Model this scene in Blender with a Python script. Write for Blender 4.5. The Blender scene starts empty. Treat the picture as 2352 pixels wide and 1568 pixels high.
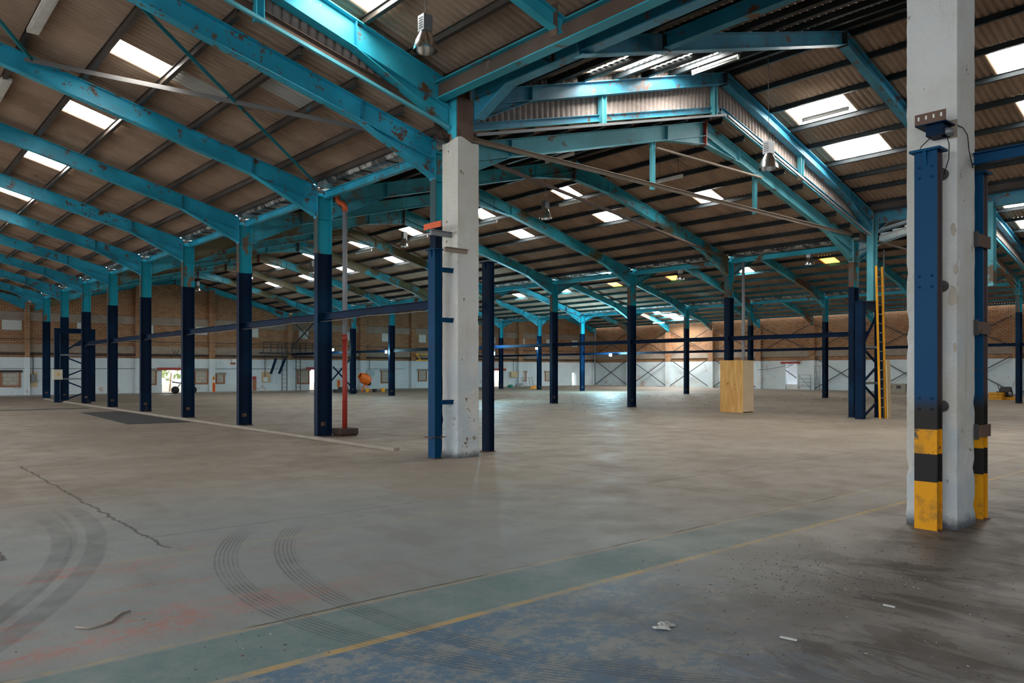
import bpy, math, random
from mathutils import Vector
random.seed(7)
SC = bpy.context.scene
COL = SC.collection

# ---------------------------------------------------------------- camera, sky, light, exposure
PX_F, YAW, HORIZON, EYE = 1769.4, 0.71208, 850.34, 1.5      # measured from the photograph (2352x1568)
cam_data = bpy.data.cameras.new('camera')
cam_data.sensor_width = 36.0
cam_data.lens = 36.0 * PX_F / 2352.0
cam_data.shift_y = (HORIZON - 784.0) / 2352.0
cam_data.clip_end = 400
cam = bpy.data.objects.new('camera', cam_data)
cam.location = (0, 0, EYE)
cam.rotation_euler = (math.pi / 2, 0, -YAW)
COL.objects.link(cam)
SC.camera = cam

world = bpy.data.worlds.new('sky')
SC.world = world
world.use_nodes = True
bg = world.node_tree.nodes['Background']
bg.inputs[0].default_value = (0.93, 0.96, 1.0, 1)
bg.inputs[1].default_value = 2.3

SC.view_settings.view_transform = 'Standard'
SC.view_settings.look = 'None'
SC.view_settings.exposure = 0.66
SC.view_settings.gamma = 1.0
SC.view_settings.use_curve_mapping = False
SKYLIGHT_POWER = 26.0
SC.cycles.max_bounces = 5
SC.cycles.diffuse_bounces = 3
SC.cycles.glossy_bounces = 2
SC.cycles.adaptive_threshold = 0.05

# ---------------------------------------------------------------- building grid (metres)
S = 4.592            # distance between portal frames
W = 16.118           # width of one nave
ROW = [-7.92, 8.198, 24.315, 40.433, 56.551]
A0 = 11.485
def F(n): return A0 + n * S
WALL_Y = F(9)
WALL_X = ROW[4]
UY = 10.9            # first frame of the taller roof
LE, LS = 5.60, 0.263     # lower roof: rafter top at the row, rise per metre
UE = 6.42
def us(nave): return 0.30 if nave == 1 else 0.294
DL = [0.30, 1.05, 1.95, 2.90, 3.90, 4.87, 5.88, 6.85, 7.80]
DU = [0.45, 1.40, 2.20, 3.05, 4.10, 5.05, 6.04, 6.98, 7.85]
def dist(nave, upper): return DU if (upper and nave > 1) else DL

def ray(px, py):
    c, s = math.cos(YAW), math.sin(YAW)
    u, v = (px - 1176) / PX_F, (HORIZON - py) / PX_F
    return s + u * c, c - u * s, v
def on_y(px, py, Y):
    d = ray(px, py); t = Y / d[1]
    return t * d[0], EYE + t * d[2]
def on_x(px, py, X):
    d = ray(px, py); t = X / d[0]
    return t * d[1], EYE + t * d[2]

# ---------------------------------------------------------------- material helpers
class NT:
    def __init__(s, name):
        s.m = bpy.data.materials.new(name); s.m.use_nodes = True
        s.t = s.m.node_tree; s.n = s.t.nodes; s.b = s.n['Principled BSDF']
        g = s.n.new('ShaderNodeNewGeometry'); s.pos = g.outputs['Position']; s.nor = g.outputs['Normal']
        sp = s.n.new('ShaderNodeSeparateXYZ'); s.t.links.new(s.pos, sp.inputs[0])
        s.x, s.y, s.z = sp.outputs
    def link(s, a, i):
        if hasattr(a, 'links') or isinstance(a, bpy.types.NodeSocket): s.t.links.new(a, i)
        else: i.default_value = a
    def math(s, op, a, b=0.0, c=None, clamp=False):
        n = s.n.new('ShaderNodeMath'); n.operation = op; n.use_clamp = clamp
        s.link(a, n.inputs[0]); s.link(b, n.inputs[1])
        if c is not None: s.link(c, n.inputs[2])
        return n.outputs[0]
    def ramp(s, v, lo, hi):
        n = s.n.new('ShaderNodeMapRange'); n.interpolation_type = 'SMOOTHSTEP'
        s.link(v, n.inputs[0]); n.inputs[1].default_value = lo; n.inputs[2].default_value = hi
        return n.outputs[0]
    def noise(s, scale, detail=3, rough=.55, vec=None, stretch=None, dist=0):
        n = s.n.new('ShaderNodeTexNoise'); n.inputs['Scale'].default_value = scale
        n.inputs['Detail'].default_value = detail; n.inputs['Roughness'].default_value = rough
        n.inputs['Distortion'].default_value = dist
        v = vec or s.pos
        if stretch:
            k = s.n.new('ShaderNodeVectorMath'); k.operation = 'MULTIPLY'; s.t.links.new(v, k.inputs[0])
            k.inputs[1].default_value = stretch; v = k.outputs[0]
        s.t.links.new(v, n.inputs['Vector'])
        return n.outputs[0]
    def mix(s, f, a, b):
        n = s.n.new('ShaderNodeMix'); n.data_type = 'RGBA'
        s.link(f, n.inputs[0])
        s.link(a if not isinstance(a, tuple) else (*a, 1)[:4], n.inputs[6])
        s.link(b if not isinstance(b, tuple) else (*b, 1)[:4], n.inputs[7])
        return n.outputs[2]
    def color(s, c): s.link(c if not isinstance(c, tuple) else (*c, 1)[:4], s.b.inputs['Base Color'])
    def rough(s, r): s.link(r, s.b.inputs['Roughness'])
    def bump(s, h, strength, dist=.02):
        n = s.n.new('ShaderNodeBump'); n.inputs['Strength'].default_value = strength
        n.inputs['Distance'].default_value = dist
        s.t.links.new(h, n.inputs['Height']); s.t.links.new(n.outputs[0], s.b.inputs['Normal'])

def paint(name, col, rust=.56, col2=(.16, .075, .035), rough=.45, scale=1.3, tone=None, spec=.25):
    k = NT(name)
    n1 = k.noise(scale, 6, .68); n2 = k.noise(9, 3)
    f = k.ramp(k.math('ADD', n1, k.math('MULTIPLY', n2, .12)), rust + .06, rust + .13)
    tn = k.noise(.8, 3)
    base = k.mix(k.ramp(tn, .38, .66), col, tone or tuple(min(1, c * 1.35 + .012) for c in col))
    k.color(k.mix(f, base, col2)); k.rough(rough)
    k.b.inputs['Specular IOR Level'].default_value = spec
    return k.m
def plain(name, col, rough=.6, metal=0.0, emit=None, vary=.12, scale=6):
    k = NT(name)
    k.color(k.mix(k.noise(scale, 4), tuple(c * (1 - vary) for c in col), tuple(min(1, c * (1 + vary)) for c in col)))
    k.rough(rough); k.b.inputs['Metallic'].default_value = metal
    if emit:
        k.b.inputs['Emission Color'].default_value = (*emit[0], 1); k.b.inputs['Emission Strength'].default_value = emit[1]
    return k.m

TEAL = (.026, .33, .43)
M = {}
M['teal'] = paint('teal_paint', TEAL, .57)
M['teal_dark'] = paint('teal_dark_paint', (.018, .20, .30), .58)
M['teal_pale'] = paint('teal_faded_paint', (.085, .33, .39), .58, (.13, .10, .07))
M['brown_paint'] = paint('brown_primer_paint', (.115, .075, .055), .60, (.22, .20, .20))
M['purlin'] = paint('purlin_primer', (.058, .044, .035), .63, (.03, .12, .15), scale=2.2)
M['purlin_dark'] = paint('purlin_dark_paint', (.012, .017, .020), .62, (.034, .026, .022), scale=2.0)
M['purlin_teal'] = paint('purlin_teal_paint', (.012, .105, .135), .56, (.05, .04, .035), scale=1.8)
M['blue'] = paint('bright_blue_paint', (.001, .040, .105), .63, (.10, .06, .045), scale=2.8, rough=.5, tone=(.0015, .062, .150), spec=.10)
M['navy'] = paint('navy_paint', (.002, .011, .032), .66, (.07, .055, .05), rough=.5, tone=(.003, .018, .05), spec=.08)
M['rust'] = paint('rusty_steel', (.105, .062, .045), .55, (.06, .04, .035), rough=.7)
M['dark_steel'] = plain('dark_steel', (.035, .032, .034), .6)
M['grey_steel'] = plain('dull_galvanised_steel', (.24, .25, .26), .45, .5)
M['red_paint'] = plain('red_paint', (.33, .030, .018), .5)
M['brace_grey'] = plain('grey_brace_paint', (.13, .125, .12), .6)
M['grey_plastic'] = plain('grey_plastic_pipe', (.27, .28, .30), .4)
M['orange_plastic'] = plain('orange_plastic_elbow', (.65, .10, .022), .4)
M['orange'] = plain('orange_paint', (.85, .17, .015), .4)
M['yellow'] = paint('yellow_paint', (.72, .33, .012), .62, (.08, .06, .05), scale=5)
M['black'] = plain('black_rubber', (.012, .012, .013), .7)
M['white_enamel'] = plain('white_enamel', (.72, .73, .70), .4)
M['cream'] = plain('cream_enamel', (.55, .52, .40), .5)
M['alu'] = plain('spun_aluminium', (.80, .79, .76), .22, 1.0)
M['galv'] = NTm = None
k = NT('stained_gutter'); k.color(k.mix(k.ramp(k.noise(3.2, 5, .7), .42, .58), (.055, .055, .052), (.46, .46, .44))); k.rough(.4); k.b.inputs['Metallic'].default_value = .35; M['galv'] = k.m
M['wood'] = plain('timber', (.55, .42, .25), .7, vary=.25, scale=3)
M['cloth'] = plain('dusty_white_plastic', (.36, .37, .35), .6)
M['bulb'] = plain('lamp_glass', (.9, .9, .88), .15)
M['tube'] = plain('tube_batten_white', (.78, .78, .75), .4)
M['flood'] = plain('flood_led', (.8, .9, 1), .3, emit=((.45, .85, 1.0), 60))
M['tube_lit'] = plain('tube_lit', (.9, .9, .9), .3, emit=((1, 1, .97), 9))

# columns: the lower 4.15 m is painted navy, the upper part teal (a paint line on the steel)
def column_mat(name, teal, rust, rustcol):
    k = NT(name)
    n1 = k.noise(1.6, 6, .7, stretch=(1, 1, .45))
    r_up = k.ramp(n1, rust, rust + .05)
    lowz = k.math('MULTIPLY', k.ramp(k.z, .55, .0), .10)
    r_lo = k.ramp(k.math('ADD', n1, lowz), .70, .74)
    up = k.mix(r_up, teal, rustcol)
    stain = k.ramp(k.noise(.55, 2), .5, .72)
    lo = k.mix(stain, (.002, .012, .034), (.003, .030, .075))
    lo = k.mix(r_lo, lo, (.10, .07, .05))
    edge = k.math('GREATER_THAN', k.z, 4.15)
    k.color(k.mix(edge, lo, up)); k.rough(.5); k.b.inputs['Specular IOR Level'].default_value = .10
    return k.m
M['column'] = column_mat('column_two_tone_paint', (.018, .34, .44), .555, (.20, .13, .08))
M['column_pale'] = column_mat('column_two_tone_faded_paint', (.05, .27, .33), .60, (.20, .12, .08))
M['flange_rust'] = column_mat('column_flange_primer', (.06, .11, .12), .50, (.13, .075, .05))

# rafters: bare primer / olive blotches over teal
def rafter_mat(name, teal, thr, other=(.145, .125, .062)):
    k = NT(name)
    big = k.noise(.42, 2, .5)
    fine = k.noise(2.6, 7, .75)
    f = k.ramp(k.math('ADD', k.math('MULTIPLY', big, 1.0), k.math('MULTIPLY', fine, .35)), thr, thr + .06)
    tn = k.mix(k.ramp(k.noise(1.1, 3), .4, .65), teal, tuple(min(1, c * 1.4 + .01) for c in teal))
    r = k.ramp(k.math('ADD', k.noise(3.6, 8, .8), k.math('MULTIPLY', k.noise(.5, 2), .2)), .665, .70)
    k.color(k.mix(r, k.mix(f, tn, other), (.14, .065, .035))); k.rough(.45)
    return k.m
M['rafter'] = rafter_mat('rafter_teal_paint', (.012, .31, .45), .90)
M['rafter_olive'] = rafter_mat('rafter_olive_blotched_paint', (.025, .31, .40), .70)
M['rafter_brown'] = rafter_mat('rafter_brown_primer_blotched_paint', (.025, .31, .40), .72, (.20, .125, .07))
M['rafter_blue'] = rafter_mat('rafter_blue_green_paint', (.030, .21, .32), .92, (.22, .22, .24))

# corrugated cement sheet
def sheet(name, c1, c2, spots=True):
    k = NT(name)
    n = k.noise(.9, 5, .62, stretch=(.35, 1.0, 1))
    m = k.noise(11, 3, .6, stretch=(.15, 1, 1))
    c = k.mix(k.ramp(n, .32, .70), c1, c2)
    c = k.mix(k.math('MULTIPLY', k.ramp(m, .5, .8), .35), c, tuple(v * 1.5 for v in c2))
    if spots:
        c = k.mix(k.math('MULTIPLY', k.ramp(k.noise(.55, 6, .7), .60, .70), .75), c, (.15, .115, .09))
    k.color(c); k.rough(.85); k.b.inputs['Specular IOR Level'].default_value = .15
    return k.m
M['sheet'] = sheet('corrugated_cement_sheet', (.29, .200, .145), (.42, .305, .225))
M['sheet_step'] = sheet('corrugated_cladding_sheet', (.29, .235, .21), (.42, .355, .32))
M['sheet_pale'] = sheet('weathered_pale_sheet', (.38, .37, .34), (.46, .45, .42), False)

def skylight_mat(name, col, power):
    k = NT(name)
    d = k.ramp(k.noise(7, 5, .7), .66, .74)
    dirt = k.ramp(k.noise(1.2, 5, .7, stretch=(.4, 1.6, 1)), .30, .62)
    k.color((.7, .7, .66))
    st = k.math('MULTIPLY', k.math('SUBTRACT', 1.0, k.math('MULTIPLY', d, .8)), k.math('MULTIPLY_ADD', dirt, -.35, 1.0))
    k.b.inputs['Emission Color'].default_value = (*col, 1)
    k.link(k.math('MULTIPLY', st, power), k.b.inputs['Emission Strength'])
    return k.m
M['skylight'] = skylight_mat('translucent_rooflight_sheet', (1.0, .98, .93), SKYLIGHT_POWER)
M['skylight_far'] = skylight_mat('translucent_rooflight_sheet_clear', (.97, .99, 1.0), SKYLIGHT_POWER * 3.2)
M['skylight_amber'] = skylight_mat('amber_stained_rooflight_sheet', (1.0, .40, .05), SKYLIGHT_POWER * .16)

# white painted, chipped concrete
k = NT('white_painted_concrete')
n = k.noise(5, 8, .7); big = k.noise(1.1, 4, .6)
ch = k.ramp(k.math('ADD', n, k.math('MULTIPLY', k.ramp(k.z, 2.2, 0), .03)), .655, .67)
c = k.mix(k.ramp(big, .35, .65), (.58, .57, .50), (.66, .67, .645))
blu = k.math('MULTIPLY', k.ramp(k.z, 2.4, .9), k.ramp(k.noise(1.7, 3), .38, .6))
c = k.mix(k.math('MULTIPLY', blu, .65), c, (.42, .52, .58))
c = k.mix(k.math('MULTIPLY', k.ramp(k.noise(2.2, 5, .7, stretch=(1.5, 1.5, .12)), .56, .66), .30), c, (.36, .26, .16))
foot = k.ramp(k.math('ADD', k.z, k.math('MULTIPLY', n, .22)), .26, .12)
c = k.mix(foot, c, (.10, .115, .13))
k.color(k.mix(ch, c, (.26, .20, .14))); k.rough(.8)
hb = k.math('ADD', k.math('MULTIPLY', k.noise(18, 6, .7), .6), k.math('MULTIPLY', ch, -.6))
k.bump(hb, 1.0, .035)
M['pillar'] = k.m
M['pillar_core'] = plain('bare_rough_concrete', (.46, .41, .33), .9, vary=.3, scale=14)

# floor -----------------------------------------------------------------
k = NT('worn_painted_concrete_floor')
def line(v, at, half, soft=.015):
    d = k.math('ABSOLUTE', k.math('SUBTRACT', v, at))
    return k.ramp(d, half + soft, half)
def band(v, lo, hi, soft=.03):
    return k.math('MULTIPLY', k.ramp(v, lo, lo + soft), k.ramp(v, hi, hi - soft))
big = k.noise(.35, 5, .6); mid = k.noise(1.6, 6, .65); fine = k.noise(14, 6, .7); sp = k.noise(55, 3, .7)
c = k.mix(k.ramp(big, .3, .7), (.225, .182, .138), (.310, .268, .215))
c = k.mix(k.math('MULTIPLY', k.ramp(mid, .45, .7), .45), c, (.185, .140, .100))
near = k.ramp(k.y, 11.5, 7.0)
c = k.mix(k.math('MULTIPLY', k.math('MULTIPLY', near, k.ramp(k.x, 9, 3)), .75), c, (.225, .268, .272))
streak = k.noise(2.2, 5, .7, stretch=(1, .25, 1))
c = k.mix(k.math('MULTIPLY', k.ramp(streak, .5, .68), .30), c, (.145, .120, .095))
c = k.mix(k.math('MULTIPLY', k.ramp(sp, .58, .70), .40), c, (.08, .075, .07))
c = k.mix(k.math('MULTIPLY', k.ramp(k.noise(30, 6, .8), .60, .72), .35), c, (.38, .36, .33))
# coloured floor paint near the camera
xf = k.ramp(k.math('ADD', k.x, k.math('MULTIPLY', k.math('SUBTRACT', mid, .5), 3.0)), 5.6, 2.6)
blue_m = k.math('MULTIPLY', k.ramp(k.y, 3.72, 3.68), k.math('MULTIPLY', xf, k.ramp(k.math('ADD', k.noise(2.6, 10, .85), k.math('MULTIPLY', k.math('SUBTRACT', fine, .5), .30)), .43, .55)))
c = k.mix(k.math('MULTIPLY', blue_m, .85), c, (.045, .135, .235))
xg = k.ramp(k.x, 10.5, 3.0)
green_m = k.math('MULTIPLY', band(k.y, 3.74, 4.36), k.math('MULTIPLY', xg, k.math('MULTIPLY_ADD', k.ramp(mid, .25, .6), .5, .45)))
c = k.mix(k.math('MULTIPLY', k.math('MULTIPLY', green_m, k.math('MULTIPLY_ADD', k.ramp(fine, .35, .6), .35, .6)), .9), c, (.095, .190, .185))
red_m = k.math('MULTIPLY', k.math('MULTIPLY', band(k.y, 4.42, 7.2, .4), k.ramp(k.x, 4.2, .2)), k.ramp(k.math('ADD', k.noise(1.5, 7, .72, stretch=(.5, 1.2, 1)), k.math('MULTIPLY', k.ramp(k.y, 5.6, 4.4), .10)), .50, .63))
c = k.mix(k.math('MULTIPLY', k.math('MULTIPLY', red_m, k.ramp(fine, .38, .56)), .75), c, (.42, .125, .085))
# stains in the near right corner
st = k.math('MULTIPLY', k.ramp(k.x, 2.4, 4.6), k.ramp(k.y, 3.6, 2.3))
c = k.mix(k.math('MULTIPLY', st, .80), c, (.100, .080, .060))
c = k.mix(k.math('MULTIPLY', k.math('MULTIPLY', st, k.ramp(k.noise(1.5, 6, .7, stretch=(1.6, .6, 1), dist=.6), .52, .58)), .8), c, (.045, .028, .018))
c = k.mix(k.math('MULTIPLY', k.math('MULTIPLY', k.ramp(k.x, 3.5, 5), k.ramp(k.y, 3.6, 3.1)), k.math('MULTIPLY', k.ramp(fine, .58, .66), .7)), c, (.06, .04, .03))
# yellow lines
wear = k.ramp(k.noise(4.5, 7, .75), .40, .52)
wear2 = k.ramp(k.noise(1.3, 8, .8), .44, .56)
yl = k.math('MULTIPLY', line(k.y, 3.725, .026), k.math('MULTIPLY', k.math('MULTIPLY_ADD', wear, .6, .25), k.math('MULTIPLY_ADD', wear2, .6, .3)))
c = k.mix(yl, c, (.50, .32, .085))
c = k.mix(k.math('MULTIPLY', line(k.y, 4.39, .022), k.math('MULTIPLY', wear, .55)), c, (.36, .29, .16))
c = k.mix(k.math('MULTIPLY', line(k.y, 6.58, .02), k.math('MULTIPLY', k.math('MULTIPLY', wear, .45), band(k.x, 1.5, 6.6))), c, (.36, .29, .15))
# concrete patch in front of the first white pillar
pt = k.math('MULTIPLY', band(k.math('ADD', k.x, k.math('MULTIPLY', k.y, -.12)), 4.15, 6.9), band(k.math('ADD', k.y, k.math('MULTIPLY', k.x, .12)), 8.0, 10.5))
c = k.mix(k.math('MULTIPLY', pt, .55), c, (.25, .21, .155))
# cracks and slab joints
wig = k.math('MULTIPLY', k.math('SUBTRACT', k.noise(2.4, 6, .75), .5), .22)
wig2 = k.math('MULTIPLY', k.math('SUBTRACT', k.noise(1.2, 5, .7), .5), .10)
cr = k.math('MULTIPLY', line(k.math('ADD', k.x, wig), 2.05, .008, .012), band(k.y, 6.8, 14.2))
cr = k.math('MAXIMUM', cr, k.math('MULTIPLY', line(k.math('ADD', k.x, wig), .95, .01, .015), band(k.y, 7.2, 9.6)))
for at, lo, hi in ((10.0, .2, 5.5), (14.2, .5, 7.6), (7.35, 2.0, 5.0)):
    cr = k.math('MAXIMUM', cr, k.math('MULTIPLY', k.math('MULTIPLY', line(k.math('ADD', k.y, wig2), at, .006, .012), band(k.x, lo, hi)), .6))
for at, lo, hi in ((4.41, .2, 9), (6.6, 7.4, 18)):
    cr = k.math('MAXIMUM', cr, k.math('MULTIPLY', k.math('MULTIPLY', line(k.math('ADD', k.y, wig2), at, .006, .01), band(k.x, lo, hi)), k.ramp(k.noise(1.1, 3), .42, .55)))
for at, lo, hi in ((8.25, -2, 10.3), (24.3, -2, 52), (12.3, 3.2, 6.6), (16.2, 6.6, 30)):
    cr = k.math('MAXIMUM', cr, k.math('MULTIPLY', k.math('MULTIPLY', line(k.math('ADD', k.x, wig2), at, .006, .012), band(k.y, lo, hi)), .6))
c = k.mix(k.math('MULTIPLY', cr, .85), c, (.045, .038, .03))
# tyre marks: arcs
def arc(cx, cy, r, half, x0, x1, y0, y1, amount, lines=0):
    global c
    d = k.math('SQRT', k.math('ADD', k.math('POWER', k.math('SUBTRACT', k.x, cx), 2.0), k.math('POWER', k.math('SUBTRACT', k.y, cy), 2.0)))
    e = k.math('SUBTRACT', d, r)
    f = k.ramp(k.math('ABSOLUTE', e), half, half * .75)
    if lines:
        f = k.math('MULTIPLY', f, k.math('MULTIPLY_ADD', k.math('SINE', k.math('MULTIPLY', e, lines)), .5, .5))
    f = k.math('MULTIPLY', f, k.math('MULTIPLY', band(k.x, x0, x1, .2), band(k.y, y0, y1, .9)))
    f = k.math('MULTIPLY', f, k.math('MULTIPLY_ADD', k.ramp(k.noise(3, 4), .3, .65), .6, .4))
    c = k.mix(k.math('MULTIPLY', f, amount), c, (.045, .055, .065))
arc(-5.886, 9.218, 7.74, .09, -1, 3, 3.0, 9.9, .42)
arc(-5.886, 9.218, 7.56, .03, -1, 3, 3.0, 9.9, .28)
arc(-4.939, 8.737, 6.45, .09, -1, 3, 3.0, 9.2, .38)
arc(6.4525, 4.52, 4.02, .10, 1.8, 4.6, 1.0, 7.4, .60, 190)
arc(5.798, 4.794, 3.77, .11, 1.4, 4.6, 1.0, 7.6, .60, 190)
k.color(c)
k.rough(k.math('MULTIPLY_ADD', k.ramp(mid, .3, .7), .22, .50))
k.b.inputs['Specular IOR Level'].default_value = .45
k.bump(k.math('ADD', k.math('MULTIPLY', fine, .4), k.math('MULTIPLY', cr, -1.0)), .45, .015)
M['floor'] = k.m

# brick walls, lower part painted white
def wall_mat(name, axis):
    k = NT(name)
    cb = k.n.new('ShaderNodeCombineXYZ')
    k.t.links.new(k.x if axis == 'x' else k.y, cb.inputs[0]); k.t.links.new(k.z, cb.inputs[1])
    b = k.n.new('ShaderNodeTexBrick'); k.t.links.new(cb.outputs[0], b.inputs[0])
    b.inputs['Color1'].default_value = (.46, .24, .115, 1); b.inputs['Color2'].default_value = (.32, .155, .070, 1)
    b.inputs['Mortar'].default_value = (.075, .040, .024, 1)
    b.inputs['Scale'].default_value = 1.0; b.inputs['Mortar Size'].default_value = .014
    b.inputs['Brick Width'].default_value = .30; b.inputs['Row Height'].default_value = .115
    c = k.mix(k.math('MULTIPLY', k.ramp(k.noise(.6, 5, .65), .38, .7), .5), b.outputs[0], (.37, .235, .14))
    wht = k.mix(k.ramp(k.noise(.7, 4), .35, .65), (.58, .68, .72), (.68, .75, .76))
    wht = k.mix(k.math('MULTIPLY', b.outputs[1], .28), wht, (.30, .32, .33))
    peel = k.ramp(k.math('ADD', k.noise(1.0, 7, .75), k.math('MULTIPLY', k.ramp(k.z, 1.4, 0), .05)), .62 if axis == 'x' else .585, .68)
    wht = k.mix(k.math('MULTIPLY', peel, .7), wht, (.45, .26, .18))
    edge = k.math('LESS_THAN', k.math('ADD', k.z, k.math('MULTIPLY', k.math('SUBTRACT', k.noise(3, 4), .5), .05)), 2.27)
    k.color(k.mix(edge, c, wht)); k.rough(.85)
    k.bump(b.outputs[1], -.4, .01)
    return k.m
M['wall_x'] = wall_mat('brick_and_whitewash_back', 'x')
M['wall_y'] = wall_mat('brick_and_whitewash_right', 'y')
M['concrete'] = plain('dirty_concrete', (.29, .235, .185), .9, vary=.35, scale=2)
M['kerb'] = plain('pale_concrete', (.27, .235, .19), .9, vary=.25, scale=3)
k = NT('concrete_block_infill')
cb = k.n.new('ShaderNodeCombineXYZ'); k.t.links.new(k.x, cb.inputs[0]); k.t.links.new(k.z, cb.inputs[1])
b = k.n.new('ShaderNodeTexBrick'); k.t.links.new(cb.outputs[0], b.inputs[0]); b.inputs['Scale'].default_value = 1
b.inputs['Brick Width'].default_value = .44; b.inputs['Row Height'].default_value = .22; b.inputs['Mortar Size'].default_value = .01
b.inputs['Color1'].default_value = (.46, .44, .36, 1); b.inputs['Color2'].default_value = (.40, .385, .33, 1); b.inputs['Mortar'].default_value = (.22, .19, .15, 1)
k.color(b.outputs[0]); k.rough(.9)
M['block'] = k.m
M['block_white'] = plain('painted_block_infill', (.55, .58, .55), .85)
# plywood
k = NT('pine_plywood')
g = k.noise(1.6, 7, .6, stretch=(3.2, 3.2, .55), dist=1.6)
kn = k.ramp(k.noise(5.5, 2, .4), .70, .76)
k.color(k.mix(kn, k.mix(k.ramp(g, .35, .65), (.56, .30, .075), (.72, .45, .15)), (.22, .09, .03))); k.rough(.6)
M['ply'] = k.m
# black / yellow banded stanchion (bands of paint by height)
def banded(name, upper):
    k = NT(name)
    n = k.noise(9, 6, .75)
    chip = k.ramp(n, .565, .59)
    navy = k.mix(k.math('MULTIPLY', k.ramp(k.noise(4, 6, .75), .64, .70), .8), upper, (.08, .055, .05))
    z = k.math('ADD', k.z, k.math('MULTIPLY', k.x, 0.0))
    def between(lo, hi): return k.math('MULTIPLY', k.math('GREATER_THAN', k.z, lo), k.math('LESS_THAN', k.z, hi))
    yel = k.mix(k.math('MULTIPLY', k.ramp(k.noise(3.4, 5, .7), .48, .62), .6), (.62, .275, .008), (.20, .11, .035))
    yel2 = k.mix(chip, yel, (.07, .065, .06))
    c = k.mix(k.ramp(k.z, 1.30, 1.10), navy, (.022, .020, .018))
    c = k.mix(between(.72, .95), c, yel2)
    c = k.mix(between(.46, .72), c, (.020, .018, .018))
    c = k.mix(k.math('LESS_THAN', k.z, .46), c, yel)
    k.color(c); k.rough(.45); k.b.inputs['Specular IOR Level'].default_value = .12
    return k.m
M['banded'] = banded('black_yellow_banded_blue_paint', (.001, .046, .120))
M['banded_flange'] = banded('black_yellow_banded_primer', (.085, .060, .062))

# ---------------------------------------------------------------- mesh helpers
class MB:
    def __init__(s): s.v = []; s.f = []; s.mi = []; s.smooth = []
    def add(s, vs, fs, mi=0, sm=False):
        o = len(s.v); s.v += [tuple(p) for p in vs]
        for f in fs: s.f.append([o + i for i in f]); s.mi.append(mi); s.smooth.append(sm)
        return s
    def box(s, x0, x1, y0, y1, z0, z1, mi=0):
        vs = [(x, y, z) for z in (z0, z1) for y in (y0, y1) for x in (x0, x1)]
        return s.add(vs, [(0, 2, 3, 1), (4, 5, 7, 6), (0, 1, 5, 4), (2, 6, 7, 3), (0, 4, 6, 2), (1, 3, 7, 5)], mi)
    def frame(s, p, q, up):
        p, q = Vector(p), Vector(q); d = (q - p).normalized(); up = Vector(up)
        r = d.cross(up)
        if r.length < 1e-4: r = d.cross(Vector((1, 0, 0)))
        r.normalize(); u = r.cross(d).normalized()
        return p, q, r, u
    def bar(s, p, q, w, h, up=(0, 0, 1), mi=0, dr=0, du=0):
        p, q, r, u = s.frame(p, q, up)
        vs = [e + r * (a + dr) + u * (b + du) for e in (p, q) for a, b in ((-w/2, -h/2), (w/2, -h/2), (w/2, h/2), (-w/2, h/2))]
        return s.add(vs, [(3, 2, 1, 0), (4, 5, 6, 7), (0, 1, 5, 4), (1, 2, 6, 5), (2, 3, 7, 6), (3, 0, 4, 7)], mi)
    def ibeam(s, p, q, depth, width, up=(0, 0, 1), tf=.016, tw=.012, mi=0, mlow=None):
        s.bar(p, q, tw, depth - 2 * tf, up, mi)
        s.bar(p, q, width, tf, up, mi, 0, depth / 2 - tf / 2)
        s.bar(p, q, width, tf, up, mi if mlow is None else mlow, 0, -depth / 2 + tf / 2)
        return s
    def tube(s, pts, r, n=10, mi=0, closed=False):
        P = [Vector(p) for p in pts]; rings = []
        for i, p in enumerate(P):
            a = P[max(i - 1, 0)]; b = P[min(i + 1, len(P) - 1)]
            d = (b - a).normalized(); ref = Vector((0, 0, 1)) if abs(d.z) < .9 else Vector((1, 0, 0))
            x = d.cross(ref).normalized(); y = x.cross(d)
            rings.append([p + (x * math.cos(t) + y * math.sin(t)) * r for t in [2 * math.pi * j / n for j in range(n)]])
        vs = [v for g in rings for v in g]; fs = []
        for i in range(len(P) - 1):
            for j in range(n):
                fs.append((i*n + j, i*n + (j+1) % n, (i+1)*n + (j+1) % n, (i+1)*n + j))
        fs.append(tuple(range(n - 1, -1, -1))); fs.append(tuple((len(P)-1)*n + j for j in range(n)))
        return s.add(vs, fs, mi, True)
    def lathe(s, cx, cy, prof, n=20, mi=0):
        vs = [(cx + r * math.cos(2*math.pi*j/n), cy + r * math.sin(2*math.pi*j/n), z) for r, z in prof for j in range(n)]
        fs = [(i*n+j, i*n+(j+1) % n, (i+1)*n+(j+1) % n, (i+1)*n+j) for i in range(len(prof)-1) for j in range(n)]
        return s.add(vs, fs, mi, True)
    def prism(s, poly, ext, mi=0):
        n = len(poly); e = Vector(ext); vs = [Vector(p) for p in poly] + [Vector(p) + e for p in poly]
        return s.add(vs, [tuple(range(n - 1, -1, -1)), tuple(range(n, 2*n))] + [(i, (i+1) % n, n + (i+1) % n, n + i) for i in range(n)], mi)

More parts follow.
